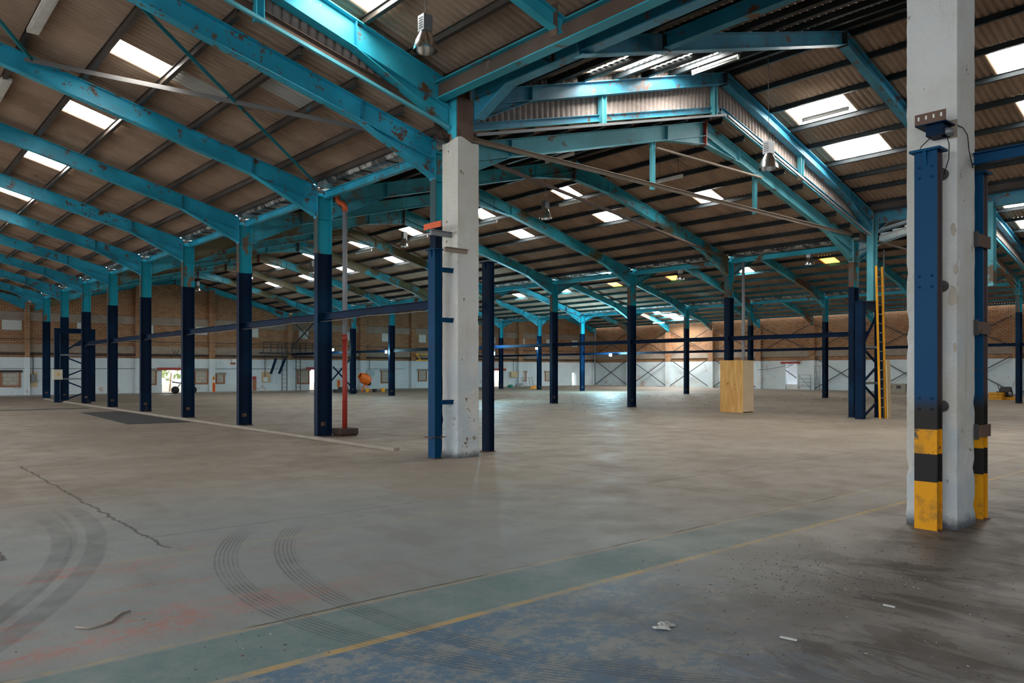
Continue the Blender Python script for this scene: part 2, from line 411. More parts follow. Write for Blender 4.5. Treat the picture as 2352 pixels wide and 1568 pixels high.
def build(name, mb, mats, parent=None, origin=None):
    if parent is not None: o0 = Vector(parent['_o'])
    else:
        if origin is None:
            xs = [v[0] for v in mb.v]; ys = [v[1] for v in mb.v]; zs = [v[2] for v in mb.v]
            origin = ((min(xs)+max(xs))/2, (min(ys)+max(ys))/2, min(zs))
        o0 = Vector(origin)
    me = bpy.data.meshes.new(name)
    me.from_pydata([tuple(Vector(v) - o0) for v in mb.v], [], mb.f)
    for m in (mats if isinstance(mats, (list, tuple)) else [mats]): me.materials.append(m)
    me.polygons.foreach_set('material_index', mb.mi)
    me.polygons.foreach_set('use_smooth', mb.smooth)
    me.update()
    o = bpy.data.objects.new(name, me); COL.objects.link(o)
    o['_o'] = tuple(o0)
    if parent is None: o.location = o0
    else: o.parent = parent
    return o
def thing(name, label, cat, loc, group=None):
    o = bpy.data.objects.new(name, None); COL.objects.link(o); o.location = loc
    o.empty_display_size = .2
    o['_o'] = tuple(loc); o['label'] = label; o['category'] = cat
    if group: o['group'] = group
    return o
def tag(o, label, cat, group=None, kind=None):
    o['label'] = label; o['category'] = cat
    if group: o['group'] = group
    if kind: o['kind'] = kind
    return o
def struct(name, mb, mats, label=None):
    o = build(name, mb, mats); o['kind'] = 'structure'
    if label: o['label'] = label
    return o
def dup(root, loc, label=None, group=None):
    r = root.copy(); COL.objects.link(r); r.location = loc
    if label: r['label'] = label
    if group: r['group'] = group
    for ch in root.children:
        c2 = ch.copy(); COL.objects.link(c2); c2.parent = r
        for g in ch.children:
            d = g.copy(); COL.objects.link(d); d.parent = c2
    return r
ORD = ['first', 'second', 'third', 'fourth', 'fifth', 'sixth', 'seventh', 'eighth', 'ninth', 'tenth', 'eleventh', 'twelfth']

# ================================================================ SETTING
fl = MB(); fl.box(-40, 57.4, -45, 53.6, -.25, 0)
struct('floor', fl, M['floor'])

# back wall with openings -------------------------------------------------
def roof_line(X):
    for i in range(4):
        if ROW[i] <= X <= ROW[i+1]:
            d = min(X - ROW[i], ROW[i+1] - X)
            return LE + LS * d + .12
    return LE
def px_rect(x0, x1, y0, y1):
    X0, _ = on_y(x0, (y0+y1)/2, WALL_Y); X1, _ = on_y(x1, (y0+y1)/2, WALL_Y)
    xm = (x0 + x1) / 2
    return X0, X1, on_y(xm, y1, WALL_Y)[1], on_y(xm, y0, WALL_Y)[1]
DOORS = [(372, 419, 850, 906), (711, 728, 848, 897), (1134, 1156, 851, 892), (1314, 1324, 856, 889)]
doors = []
for d in DOORS:
    X0, X1, z0, z1 = px_rect(*d); doors.append((X0, X1, z1))
wb = MB(); T = .35
def wall_piece(X0, X1, Z0):
    # vertical strip from Z0 to the roof between X0 and X1 (cut at ridges and valleys)
    cuts = sorted([X0, X1] + [c_ for i in range(4) for c_ in (ROW[i], ROW[i] + W/2) if X0 < c_ < X1])
    for a, b_ in zip(cuts, cuts[1:]):
        za, zb = roof_line(a + 1e-6), roof_line(b_ - 1e-6)
        wb.prism([(a, WALL_Y, Z0), (b_, WALL_Y, Z0), (b_, WALL_Y, zb), (a, WALL_Y, za)], (0, T, 0))
x = -8.0
for X0, X1, zt in doors:
    wall_piece(x, X0, 0); wall_piece(X0, X1, zt); x = X1
wall_piece(x, 56.9, 0)
struct('wall_back', wb, M['wall_x'])

# right wall ----------------------------------------------------------------
rb = MB()
dy0, _ = on_x(1831, 873, WALL_X); dy1, _ = on_x(1804, 873, WALL_X); dzt = 2.03
rb.box(WALL_X, WALL_X + .35, dy1, WALL_Y + .35, 0, 5.79)
rb.box(WALL_X, WALL_X + .35, -30, dy0, 0, 5.79)
rb.box(WALL_X, WALL_X + .35, dy0, dy1, dzt, 5.79)
struct('wall_right', rb, M['wall_y'])
fb = MB(); fb.box(-3.0, 56.9, -9.4, -9.05, 0, 6.4); struct('wall_light_blocker', fb, M['wall_x'])  # unseen wall added behind the camera to cut light from that side

# ledges (concrete bands) and pilasters
for nm, z0, z1 in (('trim_1', 4.42, 4.92), ('trim_2', 2.58, 3.02)):
    t = MB(); t.box(-8, WALL_X, WALL_Y - .10, WALL_Y, z0, z1); struct(nm, t, M['concrete'])
t = MB(); t.box(WALL_X - .10, WALL_X, -30, WALL_Y, 2.58, 3.02); struct('trim_3', t, M['concrete'])
t = MB(); t.box(7.68, 7.80, 12.25, 46, 0, .06); struct('trim_4', t, M['kerb'])
t = MB(); t.box(-8, WALL_X, WALL_Y - .9, WALL_Y, 0, .05); struct('trim_5', t, M['kerb'])
pil = [(56, 67), (310, 322), (478, 491), (658, 668), (824, 837), (941, 951), (1187, 1197)]
for i, (a, b_) in enumerate(pil):
    X0, _ = on_y(a, 800, WALL_Y); X1, _ = on_y(b_, 800, WALL_Y)
    t = MB(); t.box(X0, X1, WALL_Y - .28, WALL_Y, 0, min(roof_line(X0), roof_line(X1)) - .25)
    struct('wall_pilaster_%d' % (i + 1), t, M['wall_x'])
for i in range(-1, 9):
    t = MB(); t.box(WALL_X - .32, WALL_X, F(i) - .24, F(i) + .24, 0, 4.95)
    struct('wall_pilaster_%d' % (i + 12), t, M['wall_y'])

# roofs ------------------------------------------------------------------------
PITCH, AMP = .146, .028
def wave(y): return AMP * (1 - 2 * abs(math.sin(math.pi * y / PITCH)) ** .75)
def corrugated(mb, nave, side, d0, d1, y0, y1, upper, lift=0.0):
    """one course of sheets between two distances from the row, corrugations running up the slope"""
    e, s_ = (UE, us(nave)) if upper else (LE, LS)
    xr = ROW[nave] if side > 0 else ROW[nave-1]
    n = max(2, int(round((y1 - y0) / PITCH * 8)))
    vs = []
    for j in range(n + 1):
        y = y0 + (y1 - y0) * j / n
        w = wave(y)
        for d, lf in ((d0, lift), (d1, lift - .0)):
            vs.append((xr - side * d, y, e + s_ * d + .155 + w + lf + (.022 if d == d1 else 0)))
    fs = [(2*j, 2*j+2, 2*j+3, 2*j+1) for j in range(n)]
    mb.add(vs, fs, 0, True)
SKY = {}   # (nave, side, upper, strip) -> list of (y0, y1, kind, label)
def add_sky(nave, side, upper, strip, yc, half, kind, label):
    SKY.setdefault((nave, side, upper, strip), []).append((yc - half, yc + half, kind, label))
# strips between DL[i] and DL[i+1]
nn = ['nearest', 'second nearest', 'third', 'fourth', 'fifth', 'sixth', 'seventh', 'farthest']
for i, y in enumerate((14.32, 18.15, 22.85, 27.7, 31.9, 36.9, 41.4)):
    add_sky(1, 1, False, 4, y, .33, 'skylight', 'bright translucent skylight in the left-hand roof slope, %s from the camera' % nn[i])
for i, (y, h) in enumerate(((18.15, .34), (22.75, .34), (27.5, .36), (31.85, .36), (36.7, .36), (41.4, .36), (46.0, .36))):
    add_sky(2, 1, False, 6, y, h, 'skylight', 'bright skylight in the upper line of the middle roof slope, %s from camera' % nn[i])
for i, (y, h) in enumerate(((14.1, .33), (18.2, .34), (22.75, .34), (32.05, .4), (36.9, .36), (41.4, .36), (46.0, .36))):
    add_sky(2, 1, False, 4, y, h, 'skylight', 'bright skylight in the lower line of the middle roof slope, %s from camera' % nn[i])
for i, (y, kd) in enumerate(((18.35, 'amber'), (22.95, 'skylight'), (27.6, 'amber'), (32.15, 'amber'), (36.7, 'skylight'), (41.3, 'skylight'))):
    add_sky(3, 1, False, 4, y, .36, kd, ('amber glowing' if kd == 'amber' else 'white glowing') + ' skylight in the roof beyond the middle columns, %s from camera' % nn[i])
add_sky(4, 1, False, 2, 41.9, .75, 'far', 'large very bright skylight low on the farthest slope above the right wall')
add_sky(4, 1, False, 3, 42.6, .32, 'far', 'narrow bright skylight just above the largest far one')
add_sky(4, 1, False, 1, 41.6, .8, 'far', 'very bright skylight nearest the eaves of the right wall')
add_sky(1, 1, True, 2, 10.25, .36, 'skylight', 'bright skylight at the top edge of the picture near the big hanging lamp')
add_sky(2, 1, True, 5, 9.75, .74, 'skylight', 'wide bright skylight crossed by a white tube light, in the tall roof')
add_sky(2, 1, True, 3, 9.75, .74, 'skylight', 'wide bright skylight below the one crossed by a tube light, in the tall roof')
add_sky(2, 1, True, 5, 5.15, .74, 'skylight', 'wide bright skylight right of the tall near white pillar, upper of two')
add_sky(2, 1, True, 3, 5.15, .74, 'skylight', 'wide bright skylight right of the tall near white pillar, lower of two')
add_sky(2, -1, True, 3, 10.15, .45, 'skylight', 'skylight seen edge-on above the blue-green rafters, left of two')
add_sky(2, -1, True, 5, 10.15, .45, 'skylight', 'skylight seen edge-on above the blue-green rafters, right of two')
add_sky(3, 1, True, 5, 9.8, .74, 'skylight', 'skylight at the right edge of the picture, upper of two')
add_sky(3, 1, True, 3, 9.8, .74, 'skylight', 'skylight at the right edge of the picture, lower of two')
for i in range(7):  # skylights added on unseen slopes to brighten the far end
    add_sky(3, -1, False, 5, F(i) + 6.9 - S, .36, 'skylight', 'added unseen skylight on the rising slope of the far nave, %s bay from the camera' % ORD[i])
    add_sky(4, -1, False, 5, F(i) + 6.9 - S, .50, 'skylight', 'added unseen skylight on the rising slope of the farthest nave, %s bay from the camera' % ORD[i])
# weathered pale sheets that let no light through
add_sky(1, 1, False, 2, 12.85, .32, 'pale', 'pale grey corrugated roof sheet next to the nearest lower rafter')
add_sky(1, 1, False, 3, 14.3, .33, 'pale', 'grey-blue corrugated roof sheet below the nearest left skylight')
add_sky(1, 1, False, 2, 17.4, .33, 'pale', 'small pale corrugated roof sheet behind the second left rafter')
add_sky(3, 1, False, 1, 27.6, .36, 'pale', 'pale roof sheet low on the far slope behind the middle columns')

def roof(nave, side, upper, y0, y1, name):
    mb = MB()
    k0 = [0.0 if upper else .22] + dist(nave, upper)[1:] + [W/2]
    for i in range(len(k0) - 1):
        d0, d1 = k0[i] - (.05 if i else 0), k0[i+1] + .05 if i < len(k0) - 2 else k0[i+1]
        cuts = sorted(SKY.get((nave, side, upper, i), []))
        y = y0
        for a, b_, kind, label in cuts:
            a = round(a / PITCH) * PITCH; b_ = round(b_ / PITCH) * PITCH
            if a > y: corrugated(mb, nave, side, d0, d1, y, a, upper)
            sk = MB(); corrugated(sk, nave, side, d0, d1, a, b_, upper)
            mat = {'skylight': 'skylight', 'amber': 'skylight_amber', 'far': 'skylight_far', 'pale': 'sheet_pale'}[kind]
            if kind == 'pale':
                tag(build('roof_sheet', sk, M[mat]), label, 'roof sheet', 'pale roof sheets')
            else:
                tag(build('skylight', sk, M[mat]), label, 'skylight', 'translucent skylights')
            y = b_
        corrugated(mb, nave, side, d0, d1, y, y1, upper)
    struct(name, mb, M['sheet'])
for nv in (1, 2, 3, 4):
    for sd in (-1, 1):
        roof(nv, sd, False, 11.05, WALL_Y + .3, 'ceiling')
        roof(nv, sd, True, -9.0, 11.12, 'ceiling')

# corrugated step between the lower and the taller roof
for nv in (1, 2, 3):
    for sd in (-1, 1):
        if nv == 1 and sd < 0: continue
        xr = ROW[nv] if sd > 0 else ROW[nv-1]
        mb = MB(); n = int((W/2 - .02) / PITCH) * 8; vs = []
        for j in range(n + 1):
            d = .02 + j * PITCH / 8
            w = wave(d)
            vs += [(xr - sd*d, 11.07 + w, LE + LS*d + .14), (xr - sd*d, 11.07 + w, UE + us(nv)*d + .165)]
        mb.add(vs, [(2*j, 2*j+2, 2*j+3, 2*j+1) for j in range(n)], 0, True)
        struct('wall_step', mb, M['sheet_step'])

# ================================================================ STEEL FRAME
ROWNAME = {1: 'left', 2: 'middle', 3: 'far'}
def column_mesh():
    t = thing('steel_column', '', 'column', (0, 0, 0))
    m = MB()
    m.bar((0, 0, .02), (0, 0, 5.5), .328, .012, (0, 1, 0))
    # stiffener plates across the web at the haunches
    for z in (4.92, 5.42): m.box(-.165, .165, -.08, .08, z, z + .014)
    build('web', m, M['column'], t)
    for sx in (-1, 1):
        f = MB(); f.box(sx*.18 - (.016 if sx > 0 else 0), sx*.18 + (.016 if sx < 0 else 0), -.085, .085, .02, 5.55)
        build('flange', f, M['flange_rust'] if sx < 0 else M['column'], t)
    b_ = MB(); b_.box(-.2, .2, -.11, .11, 0, .02); build('base_plate', b_, M['dark_steel'], t)
    p = MB(); p.box(-.06, .06, -.02, -.006, .24, .33)
    for sx in (-.03, .03): p.lathe(sx, -.024, [(0, .27), (.012, .27), (.012, .30), (0, .30)], 8)
    build('bolt_plate', p, M['rust'], t)
    return t
proto = column_mesh(); used = False
def place_column(row, n):
    global used
    what = {1: 'navy and teal steel column in the left row', 2: 'navy and teal steel column in the middle row', 3: 'slim navy and teal steel column in the far row'}[row]
    if n == 0: where = {1: 'hidden close behind the first white pillar', 2: 'beside the yellow ladder', 3: 'at the right edge beyond the tall near pillar'}[row]
    elif row == 1: where = '%s behind the white pillar' % ORD[n-1]
    elif row == 2: where = ('standing in the plywood box' if n == 1 else '%s beyond the plywood box' % ORD[n-2])
    else: where = '%s beyond the one at the right edge' % ORD[n-1]
    lab = '%s, %s' % (what, where)
    loc = (ROW[row], F(n), 0)
    if not used:
        proto.location = loc; proto['label'] = lab; proto['group'] = 'steel columns, %s row' % ROWNAME[row]; used = True; o = proto
    else: o = dup(proto, loc, lab, 'steel columns, %s row' % ROWNAME[row])
for row in (1, 2, 3):
    for n in range(0, 9): place_column(row, n)

# rafters ---------------------------------------------------------------------
def rafter(nave, side, Y, upper, mat, label, group, d0=.19, depth=.35, width=.17, haunch=True, low=None):
    e, s_ = (UE, us(nave)) if upper else (LE, LS)
    xr = ROW[nave] if side > 0 else ROW[nave-1]
    d1 = W/2 - .012
    ang = math.atan(s_); dz = depth / 2 / math.cos(ang)
    P = lambda d, off: (xr - side*d, Y, e + s_*d + off)
    t = thing('roof_rafter', label, 'rafter', P(d0, -dz), group)
    m = MB(); m.ibeam(P(d0, -dz), P(d1, -dz), depth, width)
    build('beam', m, M[mat], t)
    if haunch:
        hs = 1.65 if not (upper and nave == 1) else 2.1; zb = (4.98 if not upper else (5.70 if nave == 1 else 5.88))
        h = MB()
        top0, top1 = P(d0, -2*dz), P(hs, -2*dz); bot = (xr - side*d0, Y, zb)
        h.prism([(bot[0], Y - .006, bot[2]), (top1[0], Y - .006, top1[2]), (top0[0], Y - .006, top0[2])], (0, .012, 0))
        h.bar(bot, top1, width, .016)
        build('haunch', h, M[mat], t)
        sp = MB(); a, b_ = P(hs, -.02), P(hs, -2*dz + .02)
        sp.box(a[0] - .007, a[0] + .007, Y - width/2 + .012, Y + width/2 - .012, b_[2], a[2])
        build('stiffener', sp, M['teal_dark'], t)
        ep = MB(); ep.box(min(xr - side*d0, xr - side*(d0 - .018)), max(xr - side*d0, xr - side*(d0 - .018)), Y - width/2 - .01, Y + width/2 + .01, zb - .04, e + s_*d0 + .02)
        build('end_plate', ep, M[mat], t)
    # apex haunch and plate
    if not upper:
        h = MB(); a = P(d1, -2*dz - .20); b_ = P(d1 - 1.5, -2*dz); c_ = P(d1, -2*dz)
        h.prism([(a[0], Y-.006, a[2]), (b_[0], Y-.006, b_[2]), (c_[0], Y-.006, c_[2])], (0, .012, 0)); h.bar(b_, a, width, .014)
        sp2 = P(d1 - 1.5, -.02); sq = P(d1 - 1.5, -2*dz + .02)
        h.box(sp2[0] - .007, sp2[0] + .007, Y - width/2 + .012, Y + width/2 - .012, sq[2], sp2[2])
        build('apex_haunch', h, M[mat], t)
        pl = MB(); q = P(d1, 0); pl.box(q[0] - .010, q[0] + .010, Y - .10, Y + .10, q[2] - 2*dz - .24, q[2] + .01)
        build('apex_plate', pl, M['rust' if n % 2 else 'red_paint'], t)
    else:
        pl = MB(); q = P(d1, 0); pl.box(q[0] - .010, q[0] + .010, Y - .11, Y + .11, q[2] - 2*dz - .03, q[2] + .01)
        build('apex_plate', pl, M['dark_steel'], t)
    return t
NAV = {1: 'left', 2: 'middle', 3: 'far', 4: 'farthest'}
for n in range(0, 10):
    wh = {0: 'nearest', 9: 'against the back wall'}.get(n, '%s from the nearest' % ORD[n])
    for nv in (1, 2, 3, 4):
        for sd in (-1, 1):
            if nv == 1 and sd < 0: continue
            if nv == 4 and n < 3: continue
            if n == 9 and nv == 4 and sd < 0: continue
            mat = 'rafter' if nv == 1 else ('teal_pale' if (nv == 2 and n == 0) else ('rafter_olive' if nv == 2 and n < 9 else ('rafter_brown' if n < 9 else 'teal')))
            if n == 9: Yr = WALL_Y - .2
            else: Yr = F(n)
            slope_txt = 'rising left from' if (sd > 0) else 'rising right from'
            rn = nv if sd > 0 else nv - 1
            rtxt = {1: 'the left row of columns', 2: 'the middle row of columns', 3: 'the far row of columns', 4: 'the right brick wall'}[rn]
            rafter(nv, sd, Yr, False, mat, 'teal lower-roof rafter %s %s, %s' % (slope_txt, rtxt, wh), 'rafters of the %s lower roof' % NAV[nv])
# taller roof
for nv, sd, Y, nm in ((1, 1, UY, 'bright teal rafter with haunch rising left from the top of the first white pillar'),
                      (2, -1, UY, 'blue-green rafter rising right from the top of the first white pillar'),
                      (2, 1, UY, 'blue-green rafter along the corrugated step, falling right from the ridge'),
                      (3, -1, UY, 'blue-green tall-roof rafter rising right from the middle row'),
                      (3, 1, UY, 'blue-green tall-roof rafter at the right edge of the picture'),
                      (2, -1, 7.92, 'long blue rafter spanning to the nearest ridge, rising right'),
                      (2, 1, 7.92, 'flaking blue rafter falling right from the nearest ridge to the tall pillar'),
                      (3, -1, 7.92, 'dark blue rafter at the right edge behind the tall pillar'),
                      (3, 1, 7.92, 'blue rafter beyond the right edge beyond the tall pillar')):
    n = 1
    near = nv == 1
    rafter(nv, sd, Y, True, 'teal' if near else 'rafter_blue', nm, 'rafters of the tall roof', depth=.44 if near else .28, width=.20, haunch=(Y == UY), d0=.19 if Y == UY or sd > 0 or nv != 2 else -.1)
# lighter beam of the second frame over the left nave, meeting the valley girder
t = thing('roof_rafter', 'small teal rafter at the top of the picture ending on the brown valley girder', 'rafter', (7.6, 7.75, 6.2), 'rafters of the tall roof')
m = MB(); m.ibeam((7.6, 7.75, 6.33), (4.2, 7.75, 7.25), .24, .14); build('beam', m, M['teal'], t)
m = MB(); m.bar((7.45, 7.75, 6.15), (7.45, 7.75, 6.6), .16, .014, (1, 0, 0)); build('end_plate', m, M['rust'], t)

# valley girders between the two white pillars
t = thing('valley_girder', 'brown girder with teal flanges running from the first white pillar to the upper right', 'girder', (7.72, 6.0, 6.14), 'valley girders')
m = MB(); m.bar((7.72, 10.88, 6.29), (7.72, -6, 6.29), .012, .27); build('web', m, M['brown_paint'], t)
for zz in (6.14, 6.425):
    m = MB(); m.box(7.62, 7.82, -6, 10.88, zz, zz + .018); build('flange', m, M['teal'], t)
t = thing('valley_girder', 'blue girder with flaking lower flange and a haunch, behind the brown girder', 'girder', (8.25, 6.0, 6.19), 'valley girders')
m = MB(); m.box(8.244, 8.256, -6, 10.55, 6.19, 6.55); build('web', m, M['teal_dark'], t)
m = MB(); m.box(8.15, 8.35, -6, 9.6, 6.185, 6.205); m.bar((8.25, 9.6, 6.195), (8.25, 10.42, 5.83), .2, .018)
build('flange', m, M['rafter_blue'], t)
m = MB(); m.prism([(8.244, 9.6, 6.2), (8.244, 10.42, 5.83), (8.244, 10.55, 5.83), (8.244, 10.55, 6.2)], (.012, 0, 0)); build('haunch', m, M['teal_dark'], t)
m = MB(); m.box(8.17, 8.244, 8.55, 8.565, 6.2, 6.5); m.bar((8.2, 9.0, 6.5), (8.2, 8.6, 6.24), .05, .01); build('bracket', m, M['rust'], t)
for rx, lab in ((ROW[2], 'dark brown and blue girder right of the tall pillar along the middle row'),):
    t = thing('valley_girder', lab, 'girder', (rx, 5, 6.1), 'valley girders')
    m = MB(); m.ibeam((rx, 10.7, 6.28), (rx, -6, 6.28), .40, .2); build('beam', m, M['rafter_blue'], t)
    m = MB(); m.box(rx - .5, rx - .1, -6, 10.7, 6.42, 6.58); build('gutter', m, M['purlin'], t)
# upper column on the first pillar
t = thing('upper_column', 'brown steel column stub standing on top of the first white pillar', 'column', (8.1, 10.76, 5.4))
m = MB(); m.ibeam((8.1, 10.76, 5.3), (8.1, 10.76, 6.45), .30, .2, (1, 0, 0)); build('shaft', m, M['brown_paint'], t)
m = MB(); m.box(7.93, 8.27, 10.62, 10.635, 5.3, 6.2); build('cover_plate', m, M['rust'], t)
m = MB(); m.box(7.935, 7.95, 10.66, 10.86, 5.42, 6.42); build('end_plate', m, M['teal'], t)
for rx, lab in ((ROW[2], 'pale teal upper column standing on the blue trestle in the middle row'), (ROW[3], 'pale teal upper column of the far row near the right edge')):
    t = thing('upper_column', lab, 'column', (rx, UY, 3.6))
    m = MB(); m.ibeam((rx, UY, 3.66), (rx, UY, 6.3), .30, .2, (1, 0, 0)); build('shaft', m, M['teal_pale'], t)
    m = MB(); m.box(rx - .2, rx + .2, UY - .14, UY + .14, 3.64, 3.67); build('base_plate', m, M['dark_steel'], t)
t = thing('upper_column', 'pale teal steel post hanging beside the tall near pillar at the right edge', 'column', (ROW[2], 7.58, 3.85))
m = MB(); m.ibeam((ROW[2], 7.58, 3.85), (ROW[2], 7.58, 6.2), .26, .18, (1, 0, 0)); build('shaft', m, M['teal_pale'], t)
m = MB(); m.box(ROW[2]-.16, ROW[2]+.16, 7.46, 7.70, 3.83, 3.86); build('base_plate', m, M['dark_steel'], t)

t = thing('roof_beam', 'dark blue beam meeting the nearest blue rafter from the top of the picture', 'beam', (10.05, 4, 6.7))
m = MB(); m.ibeam((10.05, 7.8, 6.82), (10.05, -6, 6.82), .24, .15); build('beam', m, M['teal_dark'], t)
m = MB(); m.box(9.95, 10.15, 7.8, 7.815, 6.68, 6.96); build('end_plate', m, M['dark_steel'], t)

# purlins --------------------------------------------------------------------
def purlin(nave, side, upper, i, y0, y1, mat, label, group):
    e, s_ = (UE, us(nave)) if upper else (LE, LS)
    xr = ROW[nave] if side > 0 else ROW[nave-1]
    d = dist(nave, upper)[i]; X = xr - side * d; Z = e + s_ * d + .005
    m = MB()
    m.box(X - .04, X + .04, y0, y1, Z, Z + .012)
    m.box(X - .012, X, y0, y1, Z + .012, Z + .115)
    m.box(X - .04, X + .04, y0, y1, Z + .115, Z + .125)
    o = build('roof_purlin', m, mat); tag(o, label, 'purlin', group)
for nv, sd in ((1, 1), (2, -1), (2, 1), (3, -1), (3, 1), (4, 1)):
    rn = nv if sd > 0 else nv - 1
    side_txt = {(1, 1): 'left-hand slope', (2, -1): 'middle roof slope rising right', (2, 1): 'middle roof slope falling right', (3, -1): 'far roof slope rising right', (3, 1): 'far roof slope falling right', (4, 1): 'farthest slope above the right wall'}[(nv, sd)]
    for i in range(len(DL)):
        if nv >= 3 and sd > 0 and i < 5: mm, cn = M['purlin_teal'], 'teal'
        elif nv == 1: mm, cn = M['purlin'], 'brown'
        else: mm, cn = M['purlin_dark'], 'dark'
        purlin(nv, sd, False, i, 11.1, WALL_Y, mm, '%s purlin under the %s, %s from the eaves' % (cn, side_txt, ORD[i]), 'lower roof purlins')
for nv, sd in ((1, 1), (2, -1), (2, 1), (3, 1), (3, -1)):
    side_txt = {(1, 1): 'tall roof over the camera', (2, -1): 'tall roof slope seen edge-on', (2, 1): 'tall slope with the wide skylights', (3, 1): 'tall slope at the right edge', (3, -1): 'tall slope right of the pillar'}[(nv, sd)]
    for i in range(len(DL)):
        if nv == 3 and sd < 0 and i > 5: continue
        purlin(nv, sd, True, i, -8.5, 10.98, M['purlin'] if nv == 1 else M['purlin_dark'], '%s purlin under the %s, %s from the eaves' % ('brown' if nv == 1 else 'dark', side_txt, ORD[i]), 'tall roof purlins')

# step: cill rails and posts
for nv, sd, lab in ((1, 1, 'brown and teal cill rail under the corrugated step at top left'), (2, -1, 'blue cill rail under the corrugated step right of the first pillar'),
                    (2, 1, 'blue cill rail under the falling corrugated step'), (3, -1, 'blue cill rail behind the tall pillar'), (3, 1, 'blue cill rail at the right edge')):
    xr = ROW[nv] if sd > 0 else ROW[nv-1]
    a = (xr - sd*.3, 11.0, LE + LS*.3 + .19); b_ = (xr - sd*(W/2 - .05), 11.0, LE + LS*(W/2 - .05) + .19)
    t = thing('cill_rail', lab, 'rail', a, 'cill rails of the roof step')
    m = MB(); m.bar(a, b_, .012, .13); m.bar(a, b_, .10, .012, (0, 0, 1), 0, 0, .065)
    build('channel', m, M['rust' if nv == 1 else 'rafter_blue'], t)
    m = MB(); m.bar(a, b_, .07, .012, (0, 0, 1), 0, .03, -.065); build('lower_lip', m, M['teal_pale'], t)
    m = MB(); o2 = Vector((0, -.18, -.17)); m.bar(Vector(a) + o2, Vector(b_) + o2, .05, .05); build('batten', m, M['grey_steel'] if nv > 1 else M['teal_pale'], t)
for X, nv, lab in ((11.92, 2, 'short teal post on the corrugated step, left of the ridge'), (15.9, 2, 'short dark teal post on the corrugated step at the ridge'),
                   (20.0, 2, 'short teal post on the falling corrugated step'), (4.55, 1, 'short teal post on the corrugated step at the top of the picture')):
    d = min(X - ROW[nv-1], ROW[nv] - X)
    z0 = LE + LS*d + .02; z1 = UE + us(nv)*d - (.46 if nv == 1 else .29)
    m = MB(); m.ibeam((X, 10.93, z0), (X, 10.93, z1), .13, .13, (1, 0, 0), .012, .01)
    tag(build('step_post', m, M['teal_pale' if nv == 2 else 'teal']), lab, 'post', 'posts of the roof step')

# eaves ties and gutters along the rows -------------------------------------------------
for row in (1, 2, 3):
    for n in range(0, 9):
        y0, y1 = F(n) + .1, min(F(n+1) - .1, WALL_Y - .02)
        m = MB(); X = ROW[row]
        m.ibeam((X, y0, 5.46), (X, y1, 5.46), .16, .11, (0, 0, 1), .012, .01)
        where = 'nearest' if n == 0 else '%s from the near end' % ORD[n]
        tag(build('eaves_tie', m, M['rafter' if row == 1 else 'teal']), 'teal eaves tie beam between the %s-row column tops, %s' % (ROWNAME[row], where), 'tie beam', 'eaves tie beams, %s row' % ROWNAME[row])
        # gutter trough
        t = thing('valley_gutter', 'stained metal gutter trough above the %s-row tie beam, %s' % (ROWNAME[row], where), 'gutter', (X, (y0+y1)/2, 5.62), 'valley gutters, %s row' % ROWNAME[row])
        if n == 0: y0 = 11.12
        m = MB(); m.box(X - .20, X + .20, y0 + .02, y1 - .02, 5.62, 5.628)
        m.prism([(X - .20, y0, 5.62), (X - .31, y0, 5.80), (X - .302, y0, 5.80), (X - .192, y0, 5.62)], (0, y1 - y0, 0))
        m.prism([(X + .20, y0, 5.62), (X + .31, y0, 5.80), (X + .302, y0, 5.80), (X + .192, y0, 5.62)], (0, y1 - y0, 0))
        tr = build('trough', m, M['galv'], t)
        for j in range(1, 5):
            if n > 3: break
            yy = y0 + (y1 - y0) * j / 5; m = MB()
            m.bar((X - .215, yy, 5.612), (X + .215, yy, 5.612), .03, .02); m.bar((X - .20, yy, 5.61), (X - .31, yy, 5.80), .03, .012)
            build('strap', m, M['dark_steel'], tr)

for row in (1, 2, 3):
    m = MB(); m.box(ROW[row] - .42, ROW[row] + .42, 11.085, 11.10, 5.56, 5.93)
    tag(build('gutter_end', m, M['rust']), 'rusty closing plate at the near end of the %s-row gutter' % ROWNAME[row], 'plate')

# horizontal rails along the rows ------------------------------------------------------
for row, z, y0, y1, lab in ((1, 2.72, 11.55, 41.2, 'navy horizontal rail beam with a sagging cable, running along the left row'),
                            (2, 2.66, 11.0, WALL_Y, 'navy horizontal rail beam running along the middle row at head height'),
                            (3, 2.68, 4.0, WALL_Y, 'navy horizontal rail beam running along the far row')):
    t = thing('rail_beam', lab, 'beam', (ROW[row], (y0+y1)/2, z - .08), 'horizontal rail beams')
    X = ROW[row] - (.0 if row == 1 else 0)
    m = MB(); m.ibeam((X, y0, z), (X, y1, z), .15, .11, (0, 0, 1), .012, .01); build('beam', m, M['navy'], t)
    if row == 1:
        pts = []; y = y0
        while y < y1:
            pts.append((X - .06, y, z - .085 - .03 * abs(math.sin(y * .9)) + random.uniform(-.008, .008))); y += .35
        m = MB(); m.tube(pts, .007, 5); build('cable', m, M['grey_steel'], t)
m = MB(); m.ibeam((8.3, 2.735, 3.55), (8.3, -3, 3.55), .11, .09, (0, 0, 1), .01, .01)
tag(build('rail_beam', m, M['blue']), 'bright blue beam fixed to the right face of the tall near pillar', 'beam')

